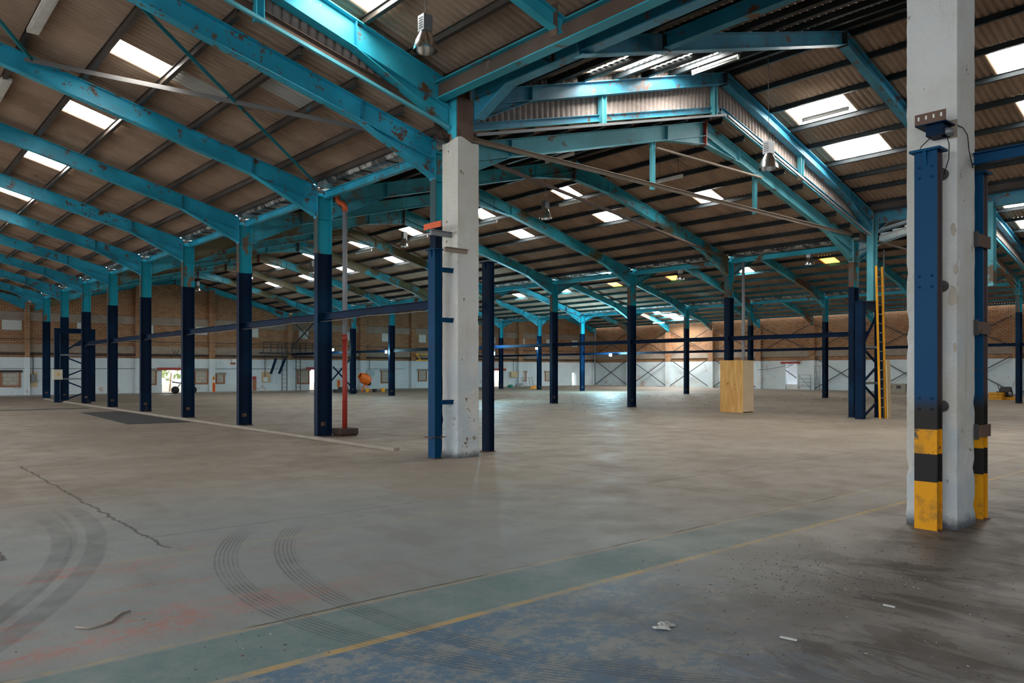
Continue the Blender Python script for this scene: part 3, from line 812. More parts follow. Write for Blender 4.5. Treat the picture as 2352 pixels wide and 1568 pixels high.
# roof bracing, first bay left
for a, b_, mat, w, lab in (((3.21, 11.99, 6.80), (7.81, 15.66, 5.62), 'teal', .075, 'slim teal diagonal brace across the nearest left roof bay'),
                           ((2.40, 15.92, 7.02), (7.08, 12.0, 5.80), 'brace_grey', .075, 'grey diagonal brace crossing the teal one in the nearest left roof bay'),
                           ((1.4, 14.1, 7.30), (2.45, 15.87, 7.02), 'teal', .075, 'short teal brace at the top left corner of the picture')):
    m = MB(); m.bar(a, b_, w, .01); m.bar(a, b_, .01, w, (0, 0, 1), 0, w/2, -w/2)
    tag(build('roof_brace', m, M[mat]), lab, 'brace', 'diagonal roof braces')
# truss under the first lower frame of the middle nave
t = thing('tie_truss', 'pale steel tie bar and hangers under the nearest lower frame of the middle roof', 'truss', (16.26, F(0), 5.75))
m = MB(); m.bar((8.45, F(0) - .1, 5.80), (24.1, F(0) - .1, 5.76), .012, .08); m.bar((8.45, F(0) - .1, 5.80), (24.1, F(0) - .1, 5.76), .07, .01, (0, 0, 1), 0, .03, .04); build('tie_bar', m, M['concrete'], t)
m = MB(); m.bar((14.27, F(0) - .1, 6.68), (18.77, F(0) - .1, 6.72), .07, .04); build('collar_bar', m, M['concrete'], t)
for X in (14.25, 18.58):
    m = MB(); m.ibeam((X, F(0), 5.72), (X, F(0), 6.85), .10, .09, (1, 0, 0), .01, .01); build('hanger', m, M['teal_pale'], t)
t = thing('roof_brace', 'rusty brown diagonal brace below the pale tie bar, behind the white pillar', 'brace', (12, 12, 5.7), 'diagonal roof braces')
m = MB(); m.bar((9.4, 12.2, 5.82), (23.6, F(1) - .2, 5.55), .09, .05); build('bar', m, M['rust'], t)
for a, b_, lab in (((25.0, F(0) - .1, 5.78), (33.0, 11.6, 5.74), 'pale tie bar of the far nave behind the tall pillar'),):
    m = MB(); m.bar(a, b_, .07, .05); tag(build('tie_bar', m, M['concrete']), lab, 'tie bar')

# ================================================================ WHITE PILLARS
def pillar(x0, x1, y0, y1, h, label, broken):
    t = thing('concrete_pillar', label, 'pillar', ((x0+x1)/2, (y0+y1)/2, 0), 'white concrete pillars')
    m = MB(); nz = int(h / .09); nx = 6
    rnd = random.Random(int(x0 * 100) + int(y0 * 10))
    ring = []
    for i in range(nx): ring.append((x0 + (x1-x0)*i/nx, y0, 'y'))
    for i in range(nx): ring.append((x1, y0 + (y1-y0)*i/nx, 'x'))
    for i in range(nx): ring.append((x1 - (x1-x0)*i/nx, y1, 'y'))
    for i in range(nx): ring.append((x0, y1 - (y1-y0)*i/nx, 'x'))
    cx, cy = (x0+x1)/2, (y0+y1)/2; L = len(ring); vs = []
    prof = [rnd.uniform(0, .02) for _ in range(nz + 1)]
    for j in range(nz + 1):
        z = h * j / nz
        for i, (x_, y_, _) in enumerate(ring):
            corner = (i % nx == 0)
            k_ = 1.0 - rnd.uniform(0, .010)
            if corner:
                k_ -= .006 + (rnd.uniform(0, .07) if z < 2.6 and rnd.random() < .30 else rnd.uniform(0, .012))
            if z < .12: k_ += .02
            zz = z
            if j == nz: zz = z + broken * (.045 * math.sin(i * .8 + 1.2) + rnd.uniform(-.012, .012) - (.05 if i in (7, 8, 20) else 0))
            vs.append((cx + (x_-cx)*k_, cy + (y_-cy)*k_, zz))
    fs = [(j*L+i, j*L+(i+1) % L, (j+1)*L+(i+1) % L, (j+1)*L+i) for j in range(nz) for i in range(L)]
    fs.append(tuple(nz*L + i for i in range(L)))
    m.add(vs, fs, 0, False)
    build('casing', m, M['pillar'], t)
    # bare patches where the render has broken off: shallow flakes
    m = MB()
    for (fy, fz, s_) in ((.93, 2.82, .045), (.91, 2.20, .07), (.97, 2.45, .03), (.96, 1.72, .03)):
        for face in ('w',):
            if face == 'n' and s_ > .08: continue
            pts = []
            for a in range(10):
                r_ = s_ * rnd.uniform(.6, 1.1); pts.append((math.cos(a*.628) * r_ * .7, math.sin(a*.628) * r_ * 1.5))
            if face == 'w': poly = [(x0 - .004, y0 + (y1-y0)*(1-fy) + min(max(p, -.05), .12), fz + q) for p, q in pts]; m.prism(poly, (.02, 0, 0))
            else: poly = [(x0 + .08 + p, y0 - .002, fz * .6 + q) for p, q in pts]; m.prism(poly, (0, .02, 0))
    if broken == 0: build('bare_patch', m, M['pillar_core'], t)
    return t
pillar(7.87, 8.33, 10.53, 10.99, 5.45, 'white chipped concrete pillar left of centre with a broken top', 1)
p2 = pillar(7.893, 8.353, 2.744, 3.205, 6.11, 'tall near white concrete pillar on the right, with a rusty bracket', 0)

# rusty bracket and cables on the tall pillar
t = thing('bracket_shelf', 'rusty slotted angle and navy bracket bolted to the tall near pillar', 'bracket', (7.75, 2.9, 3.72))
m = MB()
m.bar((7.66, 3.03, 3.86), (7.66, 2.76, 3.86), .012, .10)
sa = build('slotted_angle', m, M['rust'], t)
m = MB()
for i in range(4):
    m = MB(); m.box(7.652, 7.655, 2.79 + i*.066, 2.805 + i*.066, 3.85, 3.885); build('slot', m, M['white_enamel'], sa)
m = MB(); m.box(7.655, 7.89, 2.76, 3.03, 3.80, 3.812); m.box(7.70, 7.89, 2.80, 2.95, 3.70, 3.80); build('support', m, M['navy'], t)
m = MB(); m.lathe(7.80, 2.80, [(0, 3.70), (.05, 3.70), (.05, 3.76), (0, 3.76)], 12); build('knob', m, M['grey_steel'], t)
m = MB(); m.box(7.886, 7.90, 2.745, 2.83, 3.69, 3.86); build('back_plate', m, M['concrete'], t)
for pts, lab in (([(7.76, 2.93, 3.70), (7.72, 3.0, 3.62), (7.70, 3.04, 3.50), (7.72, 3.02, 3.40)], 'thin black cable hanging from the rusty bracket, left one'),
                 ([(7.78, 2.80, 3.70), (7.74, 2.76, 3.60), (7.73, 2.76, 3.46), (7.78, 2.82, 3.34)], 'thin black cable hanging from the rusty bracket, right one'),
                 ([(7.90, 2.74, 3.80), (7.98, 2.725, 3.79), (8.08, 2.72, 3.74), (8.12, 2.72, 3.6), (8.22, 2.72, 3.45)], 'thin grey cable on the right face of the tall pillar')):
    m = MB(); m.tube(pts, .005, 6); tag(build('cable', m, M['black']), lab, 'cable')

# ================================================================ CRANE STANCHIONS
def stanchion(x, y, h, mat, fmat, label, w=.20, d=.13, cap=True, bolts=False):
    t = thing('crane_stanchion', label, 'stanchion', (x, y, 0), 'blue crane stanchions')
    m = MB(); m.box(x - d/2, x - d/2 + .014, y - w/2, y + w/2, .01, h); ff = build('flange', m, M[mat], t)
    m = MB(); m.box(x + d/2 - .014, x + d/2, y - w/2, y + w/2, .01, h); build('flange', m, M[fmat], t)
    m = MB(); m.box(x - d/2 + .014, x + d/2 - .014, y - w/2 + .02, y - w/2 + .034, .01, h); m.box(x - d/2 + .014, x + d/2 - .014, y + w/2 - .034, y + w/2 - .02, .01, h)
    build('web', m, M[fmat], t)
    if cap:
        m = MB(); m.box(x - d/2 - .035, x + d/2 + .035, y - w/2 - .035, y + w/2 + .035, h, h + .022)
        m.prism([(x - d/2 - .002, y - .012, h), (x - d/2 - .03, y - .012, h), (x - d/2 - .002, y - .012, h - .14)], (0, .024, 0))
        build('cap_plate', m, M['navy' if mat == 'navy' else 'blue'], t)
    if bolts:
        for z in (3.30, 3.40, 2.28, 2.38, 1.14, 1.24):
            for yy in (-.055, .055):
                m = MB(); m.tube([(x - d/2 - .012, y + yy, z), (x - d/2 + .002, y + yy, z)], .011, 8)
                build('bolt', m, M[mat], ff)
    m = MB(); m.box(x - d/2 - .02, x + d/2 + .02, y - w/2 - .02, y + w/2 + .02, 0, .012); build('base_plate', m, M['rust'], t)
    return t
stanchion(7.695, 2.925, 3.545, 'banded', 'banded_flange', 'bright blue stanchion with black and yellow bands in front of the tall pillar', bolts=True)
stanchion(8.655, 2.85, 3.47, 'banded', 'banded_flange', 'dark stanchion with black and yellow foot on the right side of the tall pillar')
stanchion(7.58, 10.80, 3.54, 'blue', 'blue', 'scraped blue stanchion close on the left of the first white pillar')
stanchion(8.98, 11.08, 3.48, 'navy', 'navy', 'navy stanchion close on the right of the first white pillar')
for (z, n_) in ((2.78, 'upper'), (1.92, 'middle'), (.90, 'lower')):
    t = thing('clamp_bracket', 'brown steel clamp plate tying the right stanchion to the tall pillar, %s one' % n_, 'bracket', (8.45, 2.75, z), 'clamp plates')
    m = MB(); m.box(8.335, 8.72, 2.722, 2.738, z - .06, z + .06); build('plate', m, M['rust'], t)
    m = MB(); m.box(8.32, 8.36, 2.715, 2.745, z - .075, z + .075); build('lug', m, M['dark_steel'], t)
for i, z in enumerate((3.36, 2.3, 1.16)):
    m = MB(); m.tube([(7.76, 2.87, z), (7.90, 2.87, z)], .055, 12)
    tag(build('spacer_tube', m, M['dark_steel']), 'dark round spacer between blue stanchion and tall pillar, %s one' % ('top', 'middle', 'bottom')[i], 'spacer', 'spacers')
for i, z in enumerate((3.20, 2.35, .95)):
    m = MB(); m.box(7.64, 7.93, 10.66, 10.72, z - .03, z + .03); m.box(7.64, 7.95, 10.64, 10.74, z + .03, z + .045)
    tag(build('clamp_bracket', m, M['blue']), 'short blue bracket between scraped stanchion and first pillar, %s one' % ('top', 'middle', 'bottom')[i], 'bracket')
m = MB(); m.box(7.44, 7.90, 10.70, 10.74, 3.78, 3.86); m.box(7.44, 7.90, 10.66, 10.74, 3.86, 3.87)
tag(build('pillar_stub', m, M['grey_steel']), 'grey channel stub with an orange end high on the first pillar', 'bracket')
m = MB(); m.box(7.58, 8.06, 10.50, 10.55, 3.50, 3.56); m.box(7.58, 8.06, 10.46, 10.55, 3.56, 3.57)
tag(build('pillar_stub', m, M['concrete']), 'rusty angle stub level with the top of the scraped blue stanchion', 'bracket')
m = MB(); m.bar((7.50, 11.0, 3.95), (7.50, 10.5, 3.95), .02, .10); tag(build('orange_plate', m, M['orange_plastic']), 'small orange plate beside the first pillar above the blue stanchion', 'plate')  # plain orange plate, carries no sign
m = MB(); m.box(7.43, 7.73, 10.68, 10.92, .36, .37); tag(build('tie_wire', m, M['rust']), 'rusty wire tied around the foot of the scraped stanchion', 'wire')

# lattice trestles
def trestle(x0, x1, y, h, label):
    t = thing('crane_trestle', label, 'trestle', ((x0+x1)/2, y, 0), 'crane trestles')
    for xx in (x0, x1):
        m = MB(); m.box(xx - .10, xx - .086, y - .12, y + .12, 0, h); m.box(xx + .086, xx + .10, y - .12, y + .12, 0, h); m.box(xx - .086, xx + .086, y - .10, y - .086, 0, h); m.box(xx - .086, xx + .086, y + .086, y + .10, 0, h)
        build('leg', m, M['navy'], t)
    m = MB(); m.box(x0 - .12, x1 + .12, y - .12, y + .12, h, h + .03); m.box(x0 + .10, x1 - .10, y - .10, y + .10, h - .20, h); build('cross_head', m, M['navy'], t)
    zs = [.53, 1.10, 1.67, 2.23, h - .25]
    for a in (1, 3):
        m = MB(); m.bar((x0 + .1, y, zs[a]), (x1 - .1, y, zs[a]), .09, .07); build('strut', m, M['grey_steel'], t)
    z = .02
    for i, zz in enumerate(zs):
        a, b_ = ((x0 + .1, y, z), (x1 - .1, y, zz)) if i % 2 == 0 else ((x1 - .1, y, z), (x0 + .1, y, zz))
        m = MB(); m.bar(a, b_, .05, .06); build('diagonal', m, M['navy'], t); z = zz
    return t
trestle(23.62, 24.95, 10.95, 3.6, 'navy lattice trestle beside the yellow ladder, under the middle-row upper column')
trestle(7.45, 8.95, 41.3, 3.45, 'dark lattice trestle with a cream box at the far end of the left row')

# ladder
t = thing('ladder', 'yellow steel ladder leaning on the lattice trestle', 'ladder', (24.4, 10.62, 0))
for xx in (24.19, 24.60):
    m = MB(); m.bar((xx, 10.60, 0), (xx, 10.72, 4.75), .035, .06, (0, 1, 0)); build('rail', m, M['yellow'], t)
for i in range(15):
    z = .35 + i * .29; yy = 10.60 + .12 * z / 4.75
    m = MB(); m.tube([(24.19, yy, z), (24.60, yy, z)], .012, 6); build('rung', m, M['alu'], t)
m = MB(); m.bar((24.50, 10.45, .0), (24.50, 10.50, 1.82), .24, .035, (0, 1, 0))
tag(build('wooden_plank', m, M['wood']), 'pale timber plank standing at the foot of the yellow ladder', 'plank')
m = MB(); m.tube([(24.72, 10.72, 0), (24.72, 10.72, 5.3)], .025, 8); tag(build('conduit_pipe', m, M['grey_steel']), 'thin grey conduit rising beside the yellow ladder', 'pipe')

# plywood box with downpipe
t = thing('plywood_box', 'tall pine plywood box around the foot of a middle-row column', 'box', (24.3, 15.75, 0))
x0, x1, y0, y1, h = 23.97, 24.66, 15.28, 16.22, 1.86
m = MB(); m.box(x0, x0 + .018, y0, y1, 0, h); build('side_panel', m, M['ply'], t)
m = MB(); m.box(x0 + .018, x1, y0, y0 + .018, .03, h - .01)
po = build('front_panel', m, plain('pale_pine_board', (.70, .54, .35), .7, vary=.12, scale=3), t)
m = MB(); m.box(x1 - .018, x1, y0 + .018, y1, 0, h); m.box(x0 + .018, x1 - .018, y1 - .018, y1, 0, h); build('back_panel', m, M['ply'], t)
m = MB(); m.tube([(24.42, 15.55, 0.0), (24.42, 15.55, 5.6)], .055, 14); tag(build('downpipe', m, M['grey_plastic']), 'grey-brown downpipe rising out of the plywood box', 'pipe')

# red and grey downpipe with block
t = thing('drain_pipe', 'downpipe, red below and grey above, beside the first left-row column', 'pipe', (8.68, 15.95, 0))
px_, py_ = 8.68, 15.95
m = MB(); m.tube([(px_, py_, .16), (px_, py_, 2.28)], .058, 16); m.tube([(px_, py_, 2.18), (px_, py_, 2.32)], .066, 16); build('lower_pipe', m, M['red_paint'], t)
m = MB(); m.tube([(px_, py_, 2.28), (px_, py_, 5.22)], .055, 16); build('upper_pipe', m, M['grey_plastic'], t)
m = MB(); m.tube([(px_, py_, 5.16), (px_, py_, 5.26), (px_ - .04, py_ + .02, 5.33), (px_ - .12, py_ + .06, 5.36), (px_ - .16, py_ + .08, 5.42), (px_ - .17, py_ + .085, 5.58)], .066, 14); build('elbow', m, M['orange_plastic'], t)
m = MB()
vs = [(px_ + dx, py_ + dy, z) for z, k_ in ((0, .20), (.06, .235), (.17, .23)) for dx, dy in ((-k_, -k_), (k_, -k_*.9), (k_*.95, k_), (-k_*.9, k_))]
fs = [(0, 1, 5, 4), (1, 2, 6, 5), (2, 3, 7, 6), (3, 0, 4, 7), (4, 5, 9, 8), (5, 6, 10, 9), (6, 7, 11, 10), (7, 4, 8, 11), (8, 9, 10, 11)]
m.add(vs, fs)
tag(build('base_block', m, plain('tarry_block', (.045, .026, .020), .8, vary=.5)), 'dark tarry block around the foot of the red downpipe', 'block')

# ================================================================ LAMPS
def high_bay(x, y, zb, top, r, label, proto_=[None]):
    if proto_[0] is None or r != .17:
        pass
    t = thing('high_bay_lamp', label, 'lamp', (x, y, zb), 'high-bay lamps')
    k_ = r / .17
    m = MB(); m.lathe(x, y, [(r, zb), (r*.99, zb + .05*k_), (r*.82, zb + .14*k_), (r*.55, zb + .23*k_), (r*.42, zb + .28*k_), (r*.40, zb + .28*k_), (r*.53, zb + .225*k_), (r*.80, zb + .135*k_), (r*.965, zb + .05*k_), (r*.975, zb)], 28)
    rf = build('reflector', m, M['alu'], t)
    m = MB(); m.lathe(x, y, [(0, zb + .08), (.03, zb + .09), (.04, zb + .13), (.03, zb + .18), (.018, zb + .24)], 14); build('bulb', m, M['bulb'], rf)
    m = MB(); w = .075 * k_; m.box(x - w, x + w, y - w, y + w, zb + .27*k_, zb + .50*k_); gb = build('gear_box', m, M['grey_steel'], t)
    m = MB()
    for j in range(5): m.box(x - w - .004, x - w, y - w*.6, y + w*.6, zb + (.31 + j*.035)*k_, zb + (.32 + j*.035)*k_)
    build('vent', m, M['dark_steel'], gb)
    m = MB(); m.tube([(x, y, zb + .50*k_), (x, y, zb + .56*k_), (x + .012, y, zb + .58*k_), (x, y + .01, top)], .006, 6); build('hanger_wire', m, M['dark_steel'], t)
high_bay(6.25, 9.14, 6.06, 7.15, .17, 'large aluminium high-bay lamp hanging at the top of the picture')
high_bay(14.3, 8.52, 5.63, 8.34, .19, 'aluminium high-bay lamp hanging in front of the falling corrugated step')
high_bay(16.2, 17.2, 6.14, 7.6, .19, 'high-bay lamp hanging right of the first white pillar')
high_bay(16.2, 25.1, 6.25, 7.6, .19, 'high-bay lamp hanging left of the first white pillar')
high_bay(16.2, 32.8, 5.98, 7.6, .19, 'high-bay lamp beside the first left-row column')
high_bay(32.4, 17.3, 6.2, 7.6, .20, 'high-bay lamp hanging below a tube light in the far nave, right')
high_bay(32.4, 24.3, 6.16, 7.6, .20, 'high-bay lamp hanging in front of an amber skylight')
high_bay(16.2, 48.1, 6.36, 7.6, .19, 'high-bay lamp hanging far back near the back wall gable')

def tube_light(x, y0, y1, z, label, lit=False, top=None):
    t = thing('tube_light', label, 'light', (x, (y0+y1)/2, z), 'fluorescent tube lights')
    m = MB(); m.box(x - .035, x + .035, y0, y1, z + .03, z + .075); build('batten', m, M['tube'], t)
    m = MB(); m.tube([(x, y0 + .03, z), (x, y1 - .03, z)], .017, 10); m.box(x - .02, x + .02, y0, y0 + .03, z - .02, z + .03); m.box(x - .02, x + .02, y1 - .03, y1, z - .02, z + .03)
    build('tube', m, M['tube_lit' if lit else 'bulb'], t)
    if top:
        m = MB()
        for yy in (y0 + .15, y1 - .15): m.tube([(x, yy, z + .07), (x, yy, top)], .006, 5)
        build('hanger_rod', m, M['rust'], t)
tube_light(14.1, 9.08, 10.25, 8.02, 'long white tube light hanging at the highest ridge', top=8.2)
tube_light(18.2, 8.72, 9.90, 7.76, 'white tube light below the wide skylight', top=8.0)
tube_light(17.1, 16.35, 17.5, 6.70, 'white tube light below a bright skylight near the white pillar', top=7.5)
tube_light(17.5, 13.05, 14.0, 6.85, 'grey tube light between the truss hangers', top=7.4)
tube_light(14.8, 14.6, 15.7, 7.30, 'dim tube light under the ridge right of the first pillar', top=7.4)
tube_light(17.0, 20.5, 21.6, 6.62, 'white tube light just right of the first white pillar', top=7.5)
tube_light(17.0, 24.7, 25.9, 6.66, 'white tube light just left of the first white pillar', top=7.5)
tube_light(17.0, 28.9, 30.2, 6.62, 'white tube light right of the grey downpipe', top=7.5)
tube_light(17.2, 42.2, 43.4, 6.66, 'lit tube light far back beside a left-row column', True, top=7.4)
tube_light(33.0, 16.9, 18.2, 6.84, 'white tube light above a high-bay lamp in the far nave', top=7.5)
tube_light(33.0, 36.7, 37.9, 6.06, 'white tube light far back right of the first pillar', top=7.5)
tube_light(53.2, 41.6, 42.8, 5.6, 'lit tube light near the big far skylight', True, top=6.62)
for (x_, ya, yb, z_, lab) in ((2.35, 13.3, 15.0, 7.13, 'white twin LED batten under the roof at the top left corner'), (2.35, 17.75, 19.3, 7.13, 'white LED batten at the left edge of the picture')):
    t = thing('batten_light', lab, 'light', (x_, ya, z_))
    m = MB(); m.box(x_ - .09, x_ + .09, ya, yb, z_, z_ + .06); build('housing', m, M['tube'], t)
    for k2 in (0, 1, 2):
        m = MB(); yy = ya + .08 + k2*.5; m.box(x_ - .06, x_ + .06, yy, yy + .36, z_ - .012, z_); build('diffuser', m, M['white_enamel'], t)

# floodlights
def flood(x, y, z, label, energy):
    t = thing('floodlight', label, 'floodlight', (x, y, z), 'bluish floodlights')
    m = MB(); m.box(x - .03, x + .07, y - .13, y + .13, z - .09, z + .09); build('housing', m, M['dark_steel'], t)
    m = MB(); m.box(x - .036, x - .03, y - .11, y + .11, z - .07, z + .07); build('lens', m, M['flood'], t)
    rx = min(ROW, key=lambda q: abs(q - x)); m = MB(); m.bar((x + .05, y, z), (rx - .05, y + .28, 2.66), .03, .03); build('arm', m, M['dark_steel'], t)
    l = bpy.data.lights.new('flood_glow', 'POINT'); l.energy = energy; l.color = (.45, .85, 1); l.shadow_soft_size = .12
    lo = bpy.data.objects.new('flood_glow', l); COL.objects.link(lo); lo.location = (x - .25, y, z)
for (a, X, lab, en) in (((1134, 812), 24.0, 'bluish floodlight beside the middle-row column right of the first pillar', 260), ((1403, 815), 39.9, 'bluish floodlight shining against the right end of the back wall', 900),
                    ((1233, 800), 40.2, 'small bluish floodlight on the far-row rail', 50), ((888, 808), 24.15, 'small bluish floodlight beside a far column left of the first pillar', 50), ((766, 803), 24.1, 'small bluish floodlight peeping past the first left-row column', 40)):
    y_, z_ = on_x(a[0], a[1], X); flood(X, y_, z_, lab, en)

# ================================================================ BACK WALL ITEMS
def wrect(name, r, mat, label, cat, dep=.03, group=None, kind=None, setback=0):
    X0, X1, z0, z1 = px_rect(*r)
    m = MB(); m.box(X0, X1, WALL_Y - dep - setback, WALL_Y - setback, z0, z1)
    return tag(build(name, m, M[mat] if isinstance(mat, str) else mat), label, cat, group, kind), (X0, X1, z0, z1)
UPW = [(4, 50, 729, 757), (177, 208, 735, 762), (340, 352, 744, 766), (449, 477, 745, 768), (579, 593, 751, 774), (686, 708, 755, 778), (796, 806, 759, 781), (877, 893, 762, 784), (962, 978, 765, 786), (1131, 1138, 773, 789), (1196, 1205, 776, 792), (1255, 1265, 778, 793), (1313, 1326, 781, 797)]
for i, r in enumerate(UPW):
    t = thing('blocked_window', 'high window opening filled with white blocks in the back wall, %s from the left' % (ORD[i] if i < 12 else 'rightmost'), 'blocked window', (px_rect(*r)[0], WALL_Y - .02, px_rect(*r)[2]), 'high blocked windows')
    X0, X1, z0, z1 = px_rect(*r)
    m = MB(); m.box(X0, X1, WALL_Y - .02, WALL_Y, z0, z1); build('infill', m, M['block_white'], t)
    m = MB(); m.box(X0 - .05, X1 + .05, WALL_Y - .05, WALL_Y, z0 - .06, z0); build('sill', m, M['concrete'], t)
LOW = [(4, 43, 855, 885), (345, 356, 852, 881), (449, 475, 852, 879), (498, 513, 860, 878), (685, 708, 852, 879), (877, 893, 853, 877), (962, 978, 851, 873), (1197, 1207, 855, 873), (1253, 1264, 855, 873)]
for i, r in enumerate(LOW):
    X0, X1, z0, z1 = px_rect(*r)
    t = thing('blocked_window', 'low window opening filled with concrete blocks in the whitewashed back wall, %s from the left' % (ORD[i]), 'blocked window', (X0, WALL_Y - .02, z0), 'low blocked windows')
    m = MB(); m.box(X0, X1, WALL_Y - .015, WALL_Y, z0, z1); build('infill', m, M['block'], t)
    m = MB(); w = .09
    m.box(X0 - w, X0, WALL_Y - .05, WALL_Y, z0 - w, z1); m.box(X1, X1 + w, WALL_Y - .05, WALL_Y, z0 - w, z1); m.box(X0, X1, WALL_Y - .05, WALL_Y, z0 - w, z0)
    build('brick_edge', m, plain('bare_brick_edge', (.30, .13, .06), .9) if i == 0 else bpy.data.materials['bare_brick_edge'], t)
    m = MB(); m.box(X0 - .18, X1 + .18, WALL_Y - .07, WALL_Y, z1, z1 + .14); build('lintel', m, M['dark_steel'] if i == 0 else M['concrete'], t)
for i, (r, lab) in enumerate((((361, 420, 844, 850), 'red steel lintel above the left bright doorway'), ((703, 729, 843, 849), 'red steel lintel above the narrow bright doorway'), ((1133, 1161, 846, 851), 'red steel lintel above the doorway right of the first pillar'))):
    wrect('door_lintel', r, 'red_paint', lab, 'lintel', .10, 'red lintels')
# view outside: sunlit bushes
k = NT('sunlit_foliage'); k.color(k.mix(k.noise(4, 4), (.35, .55, .18), (.75, .82, .5))); k.rough(.9); M['leaf'] = k.m
def bush(x, y, r, label):
    m = MB(); rr = random.Random(int(x*10))
    for i in range(240):
        a, b_ = rr.uniform(0, 6.28), rr.uniform(-.3, 1.4); q = r * rr.uniform(.6, 1)
        p = Vector((x + math.cos(a)*math.cos(b_)*q, y + math.sin(a)*math.cos(b_)*q*.6, max(.05, r*.8 + math.sin(b_)*q)))
        s_ = .18; u = Vector((rr.uniform(-1, 1), rr.uniform(-1, 1), rr.uniform(-1, 1))).normalized() * s_; v = Vector((rr.uniform(-1, 1), rr.uniform(-1, 1), rr.uniform(-1, 1))).normalized() * s_
        m.add([p - u, p + v, p + u, p - v], [(0, 1, 2, 3)])
    t = thing('bush', label, 'bush', (x, y, 0)); build('foliage', m, M['leaf'], t)
    m2 = MB(); m2.tube([(x, y, 0), (x + .1, y, r*.9)], .06, 6); build('stem', m2, M['wood'], t)
gr = MB(); gr.box(-40, 70, 53.6, 90, -.25, -.02); struct('ground', gr, M['kerb'])
bush(17.4, 57.5, 1.5, 'sunlit green bush outside the left bright doorway')

m = MB(); wx0, wz0 = on_y(396, 814, WALL_Y - .1); ww, wh = .40, .34
for a, b_ in (((0, 1), (.25, 0)), ((.25, 0), (.5, .7)), ((.5, .7), (.75, 0)), ((.75, 0), (1, 1))):
    m.bar((wx0 + a[0]*ww, WALL_Y - .105, wz0 + a[1]*wh), (wx0 + b_[0]*ww, WALL_Y - .105, wz0 + b_[1]*wh), .012, .03)
tag(build('painted_letter', m, M['dark_steel']), 'faint dark letter W on the lower concrete ledge above the left doorway', 'lettering')
# signs, boxes on the wall
t = thing('warning_sign', 'yellow triangular warning sign on the white pilaster', 'sign', (18.6, WALL_Y - .3, 1.2))
X0, X1, z0, z1 = px_rect(483, 491, 861, 872)
m = MB(); m.prism([(X0, WALL_Y - .30, z0), (X1, WALL_Y - .30, z0), ((X0+X1)/2, WALL_Y - .30, z1)], (0, .015, 0)); build('panel', m, M['yellow'], t)
m = MB(); m.box((X0+X1)/2 - .02, (X0+X1)/2 + .02, WALL_Y - .306, WALL_Y - .30, z0 + .07, z0 + .2); build('symbol', m, M['black'], t)
for r, lab, sb in (((484, 491, 878, 900), 'tall red sign with yellow border below the warning triangle', .29), ((774, 781, 872, 889), 'red sign with yellow border right of the first left-row column', .02)):
    X0, X1, z0, z1 = px_rect(*r); t = thing('notice_board', lab, 'sign', (X0, WALL_Y - sb, z0))
    m = MB(); m.box(X0, X1, WALL_Y - sb - .02, WALL_Y - sb, z0, z1); build('border', m, M['yellow'], t)
    m = MB(); g = (X1-X0)*.22; m.box(X0 + g, X1 - g, WALL_Y - sb - .026, WALL_Y - sb - .02, z0 + g, z1 - g); build('panel', m, plain('sign_red', (.62, .03, .02), .5, emit=None), t)
def cabinet(r, mat, label, dep=.2, board=None):
    X0, X1, z0, z1 = px_rect(*r); t = thing('switch_box', label, 'switch box', (X0, WALL_Y - dep, z0), 'wall switch boxes')
    m = MB(); m.box(X0, X1, WALL_Y - dep, WALL_Y - .03, z0, z1); build('body', m, M[mat], t)
    m = MB(); m.box(X0 + .03, X1 - .03, WALL_Y - dep - .012, WALL_Y - dep, z0 + .03, z1 - .03); build('door', m, M[mat], t)
    if board:
        B0, B1, b0, b1 = px_rect(*board); m = MB(); m.box(B0, B1, WALL_Y - .05, WALL_Y, b0, b1); build('back_board', m, M['wood'], t)
    xm = (X0+X1)/2; m = MB(); m.tube([(xm, WALL_Y - .06, z1), (xm, WALL_Y - .06, 2.6)], .02, 6); build('conduit', m, M['dark_steel'], t)
cabinet((70, 81, 859, 877), 'grey_steel', 'dark-framed switch box on a brown board at the far left', board=(66, 85, 853, 889))
cabinet((604, 612, 866, 876), 'white_enamel', 'small white switch box on a brown board between left-row columns', board=(601, 621, 853, 878))
cabinet((1171, 1186, 853, 866), 'wood', 'yellowish timber-faced box on the wall right of the first pillar')
cabinet((839, 857, 850, 863), 'grey_steel', 'grey switch box left of the cement mixer')
cabinet((531, 541, 824, 832), 'white_enamel', 'small white alarm box high on the whitewash')
wrect('fire_alarm_box', (580, 587, 864, 872), 'red_paint', 'small bright red box beside a left-row column on the wall', 'alarm box', .15)
wrect('brick_patch', (529, 541, 832, 837), plain('brick_patch', (.36, .15, .08), .9), 'small bare brick patch under the white alarm box', 'brick patch', .015)
wrect('brick_patch', (580, 589, 873, 897), bpy.data.materials['brick_patch'], 'bare brick patch under the red box', 'brick patch', .015)
# pipe and cable tray along the back wall
m = MB(); m.box(-5, 56.4, WALL_Y - .30, WALL_Y - .22, 3.32, 3.36)
for i in range(40): m.box(-4 + i*1.5, -3.96 + i*1.5, WALL_Y - .30, WALL_Y - .02, 3.30, 3.32)
tag(build('cable_tray', m, M['dark_steel']), 'dark cable tray running along the back wall above the concrete ledge', 'cable tray')
m = MB(); m.tube([(-5, WALL_Y - .16, 2.47), (56.4, WALL_Y - .16, 2.47)], .045, 8)
tag(build('service_pipe', m, M['dark_steel']), 'dark horizontal pipe along the back wall just above the whitewash', 'pipe')
m = MB(); m.tube([(-5, WALL_Y - .06, 1.62), (34, WALL_Y - .06, 1.62)], .018, 6)
tag(build('service_pipe', m, M['grey_steel']), 'thin pale pipe across the whitewash of the back wall', 'pipe')
m = MB(); m.tube([(WALL_X - .45, WALL_Y - .4, 0), (WALL_X - .45, WALL_Y - .4, 5.4)], .06, 10)
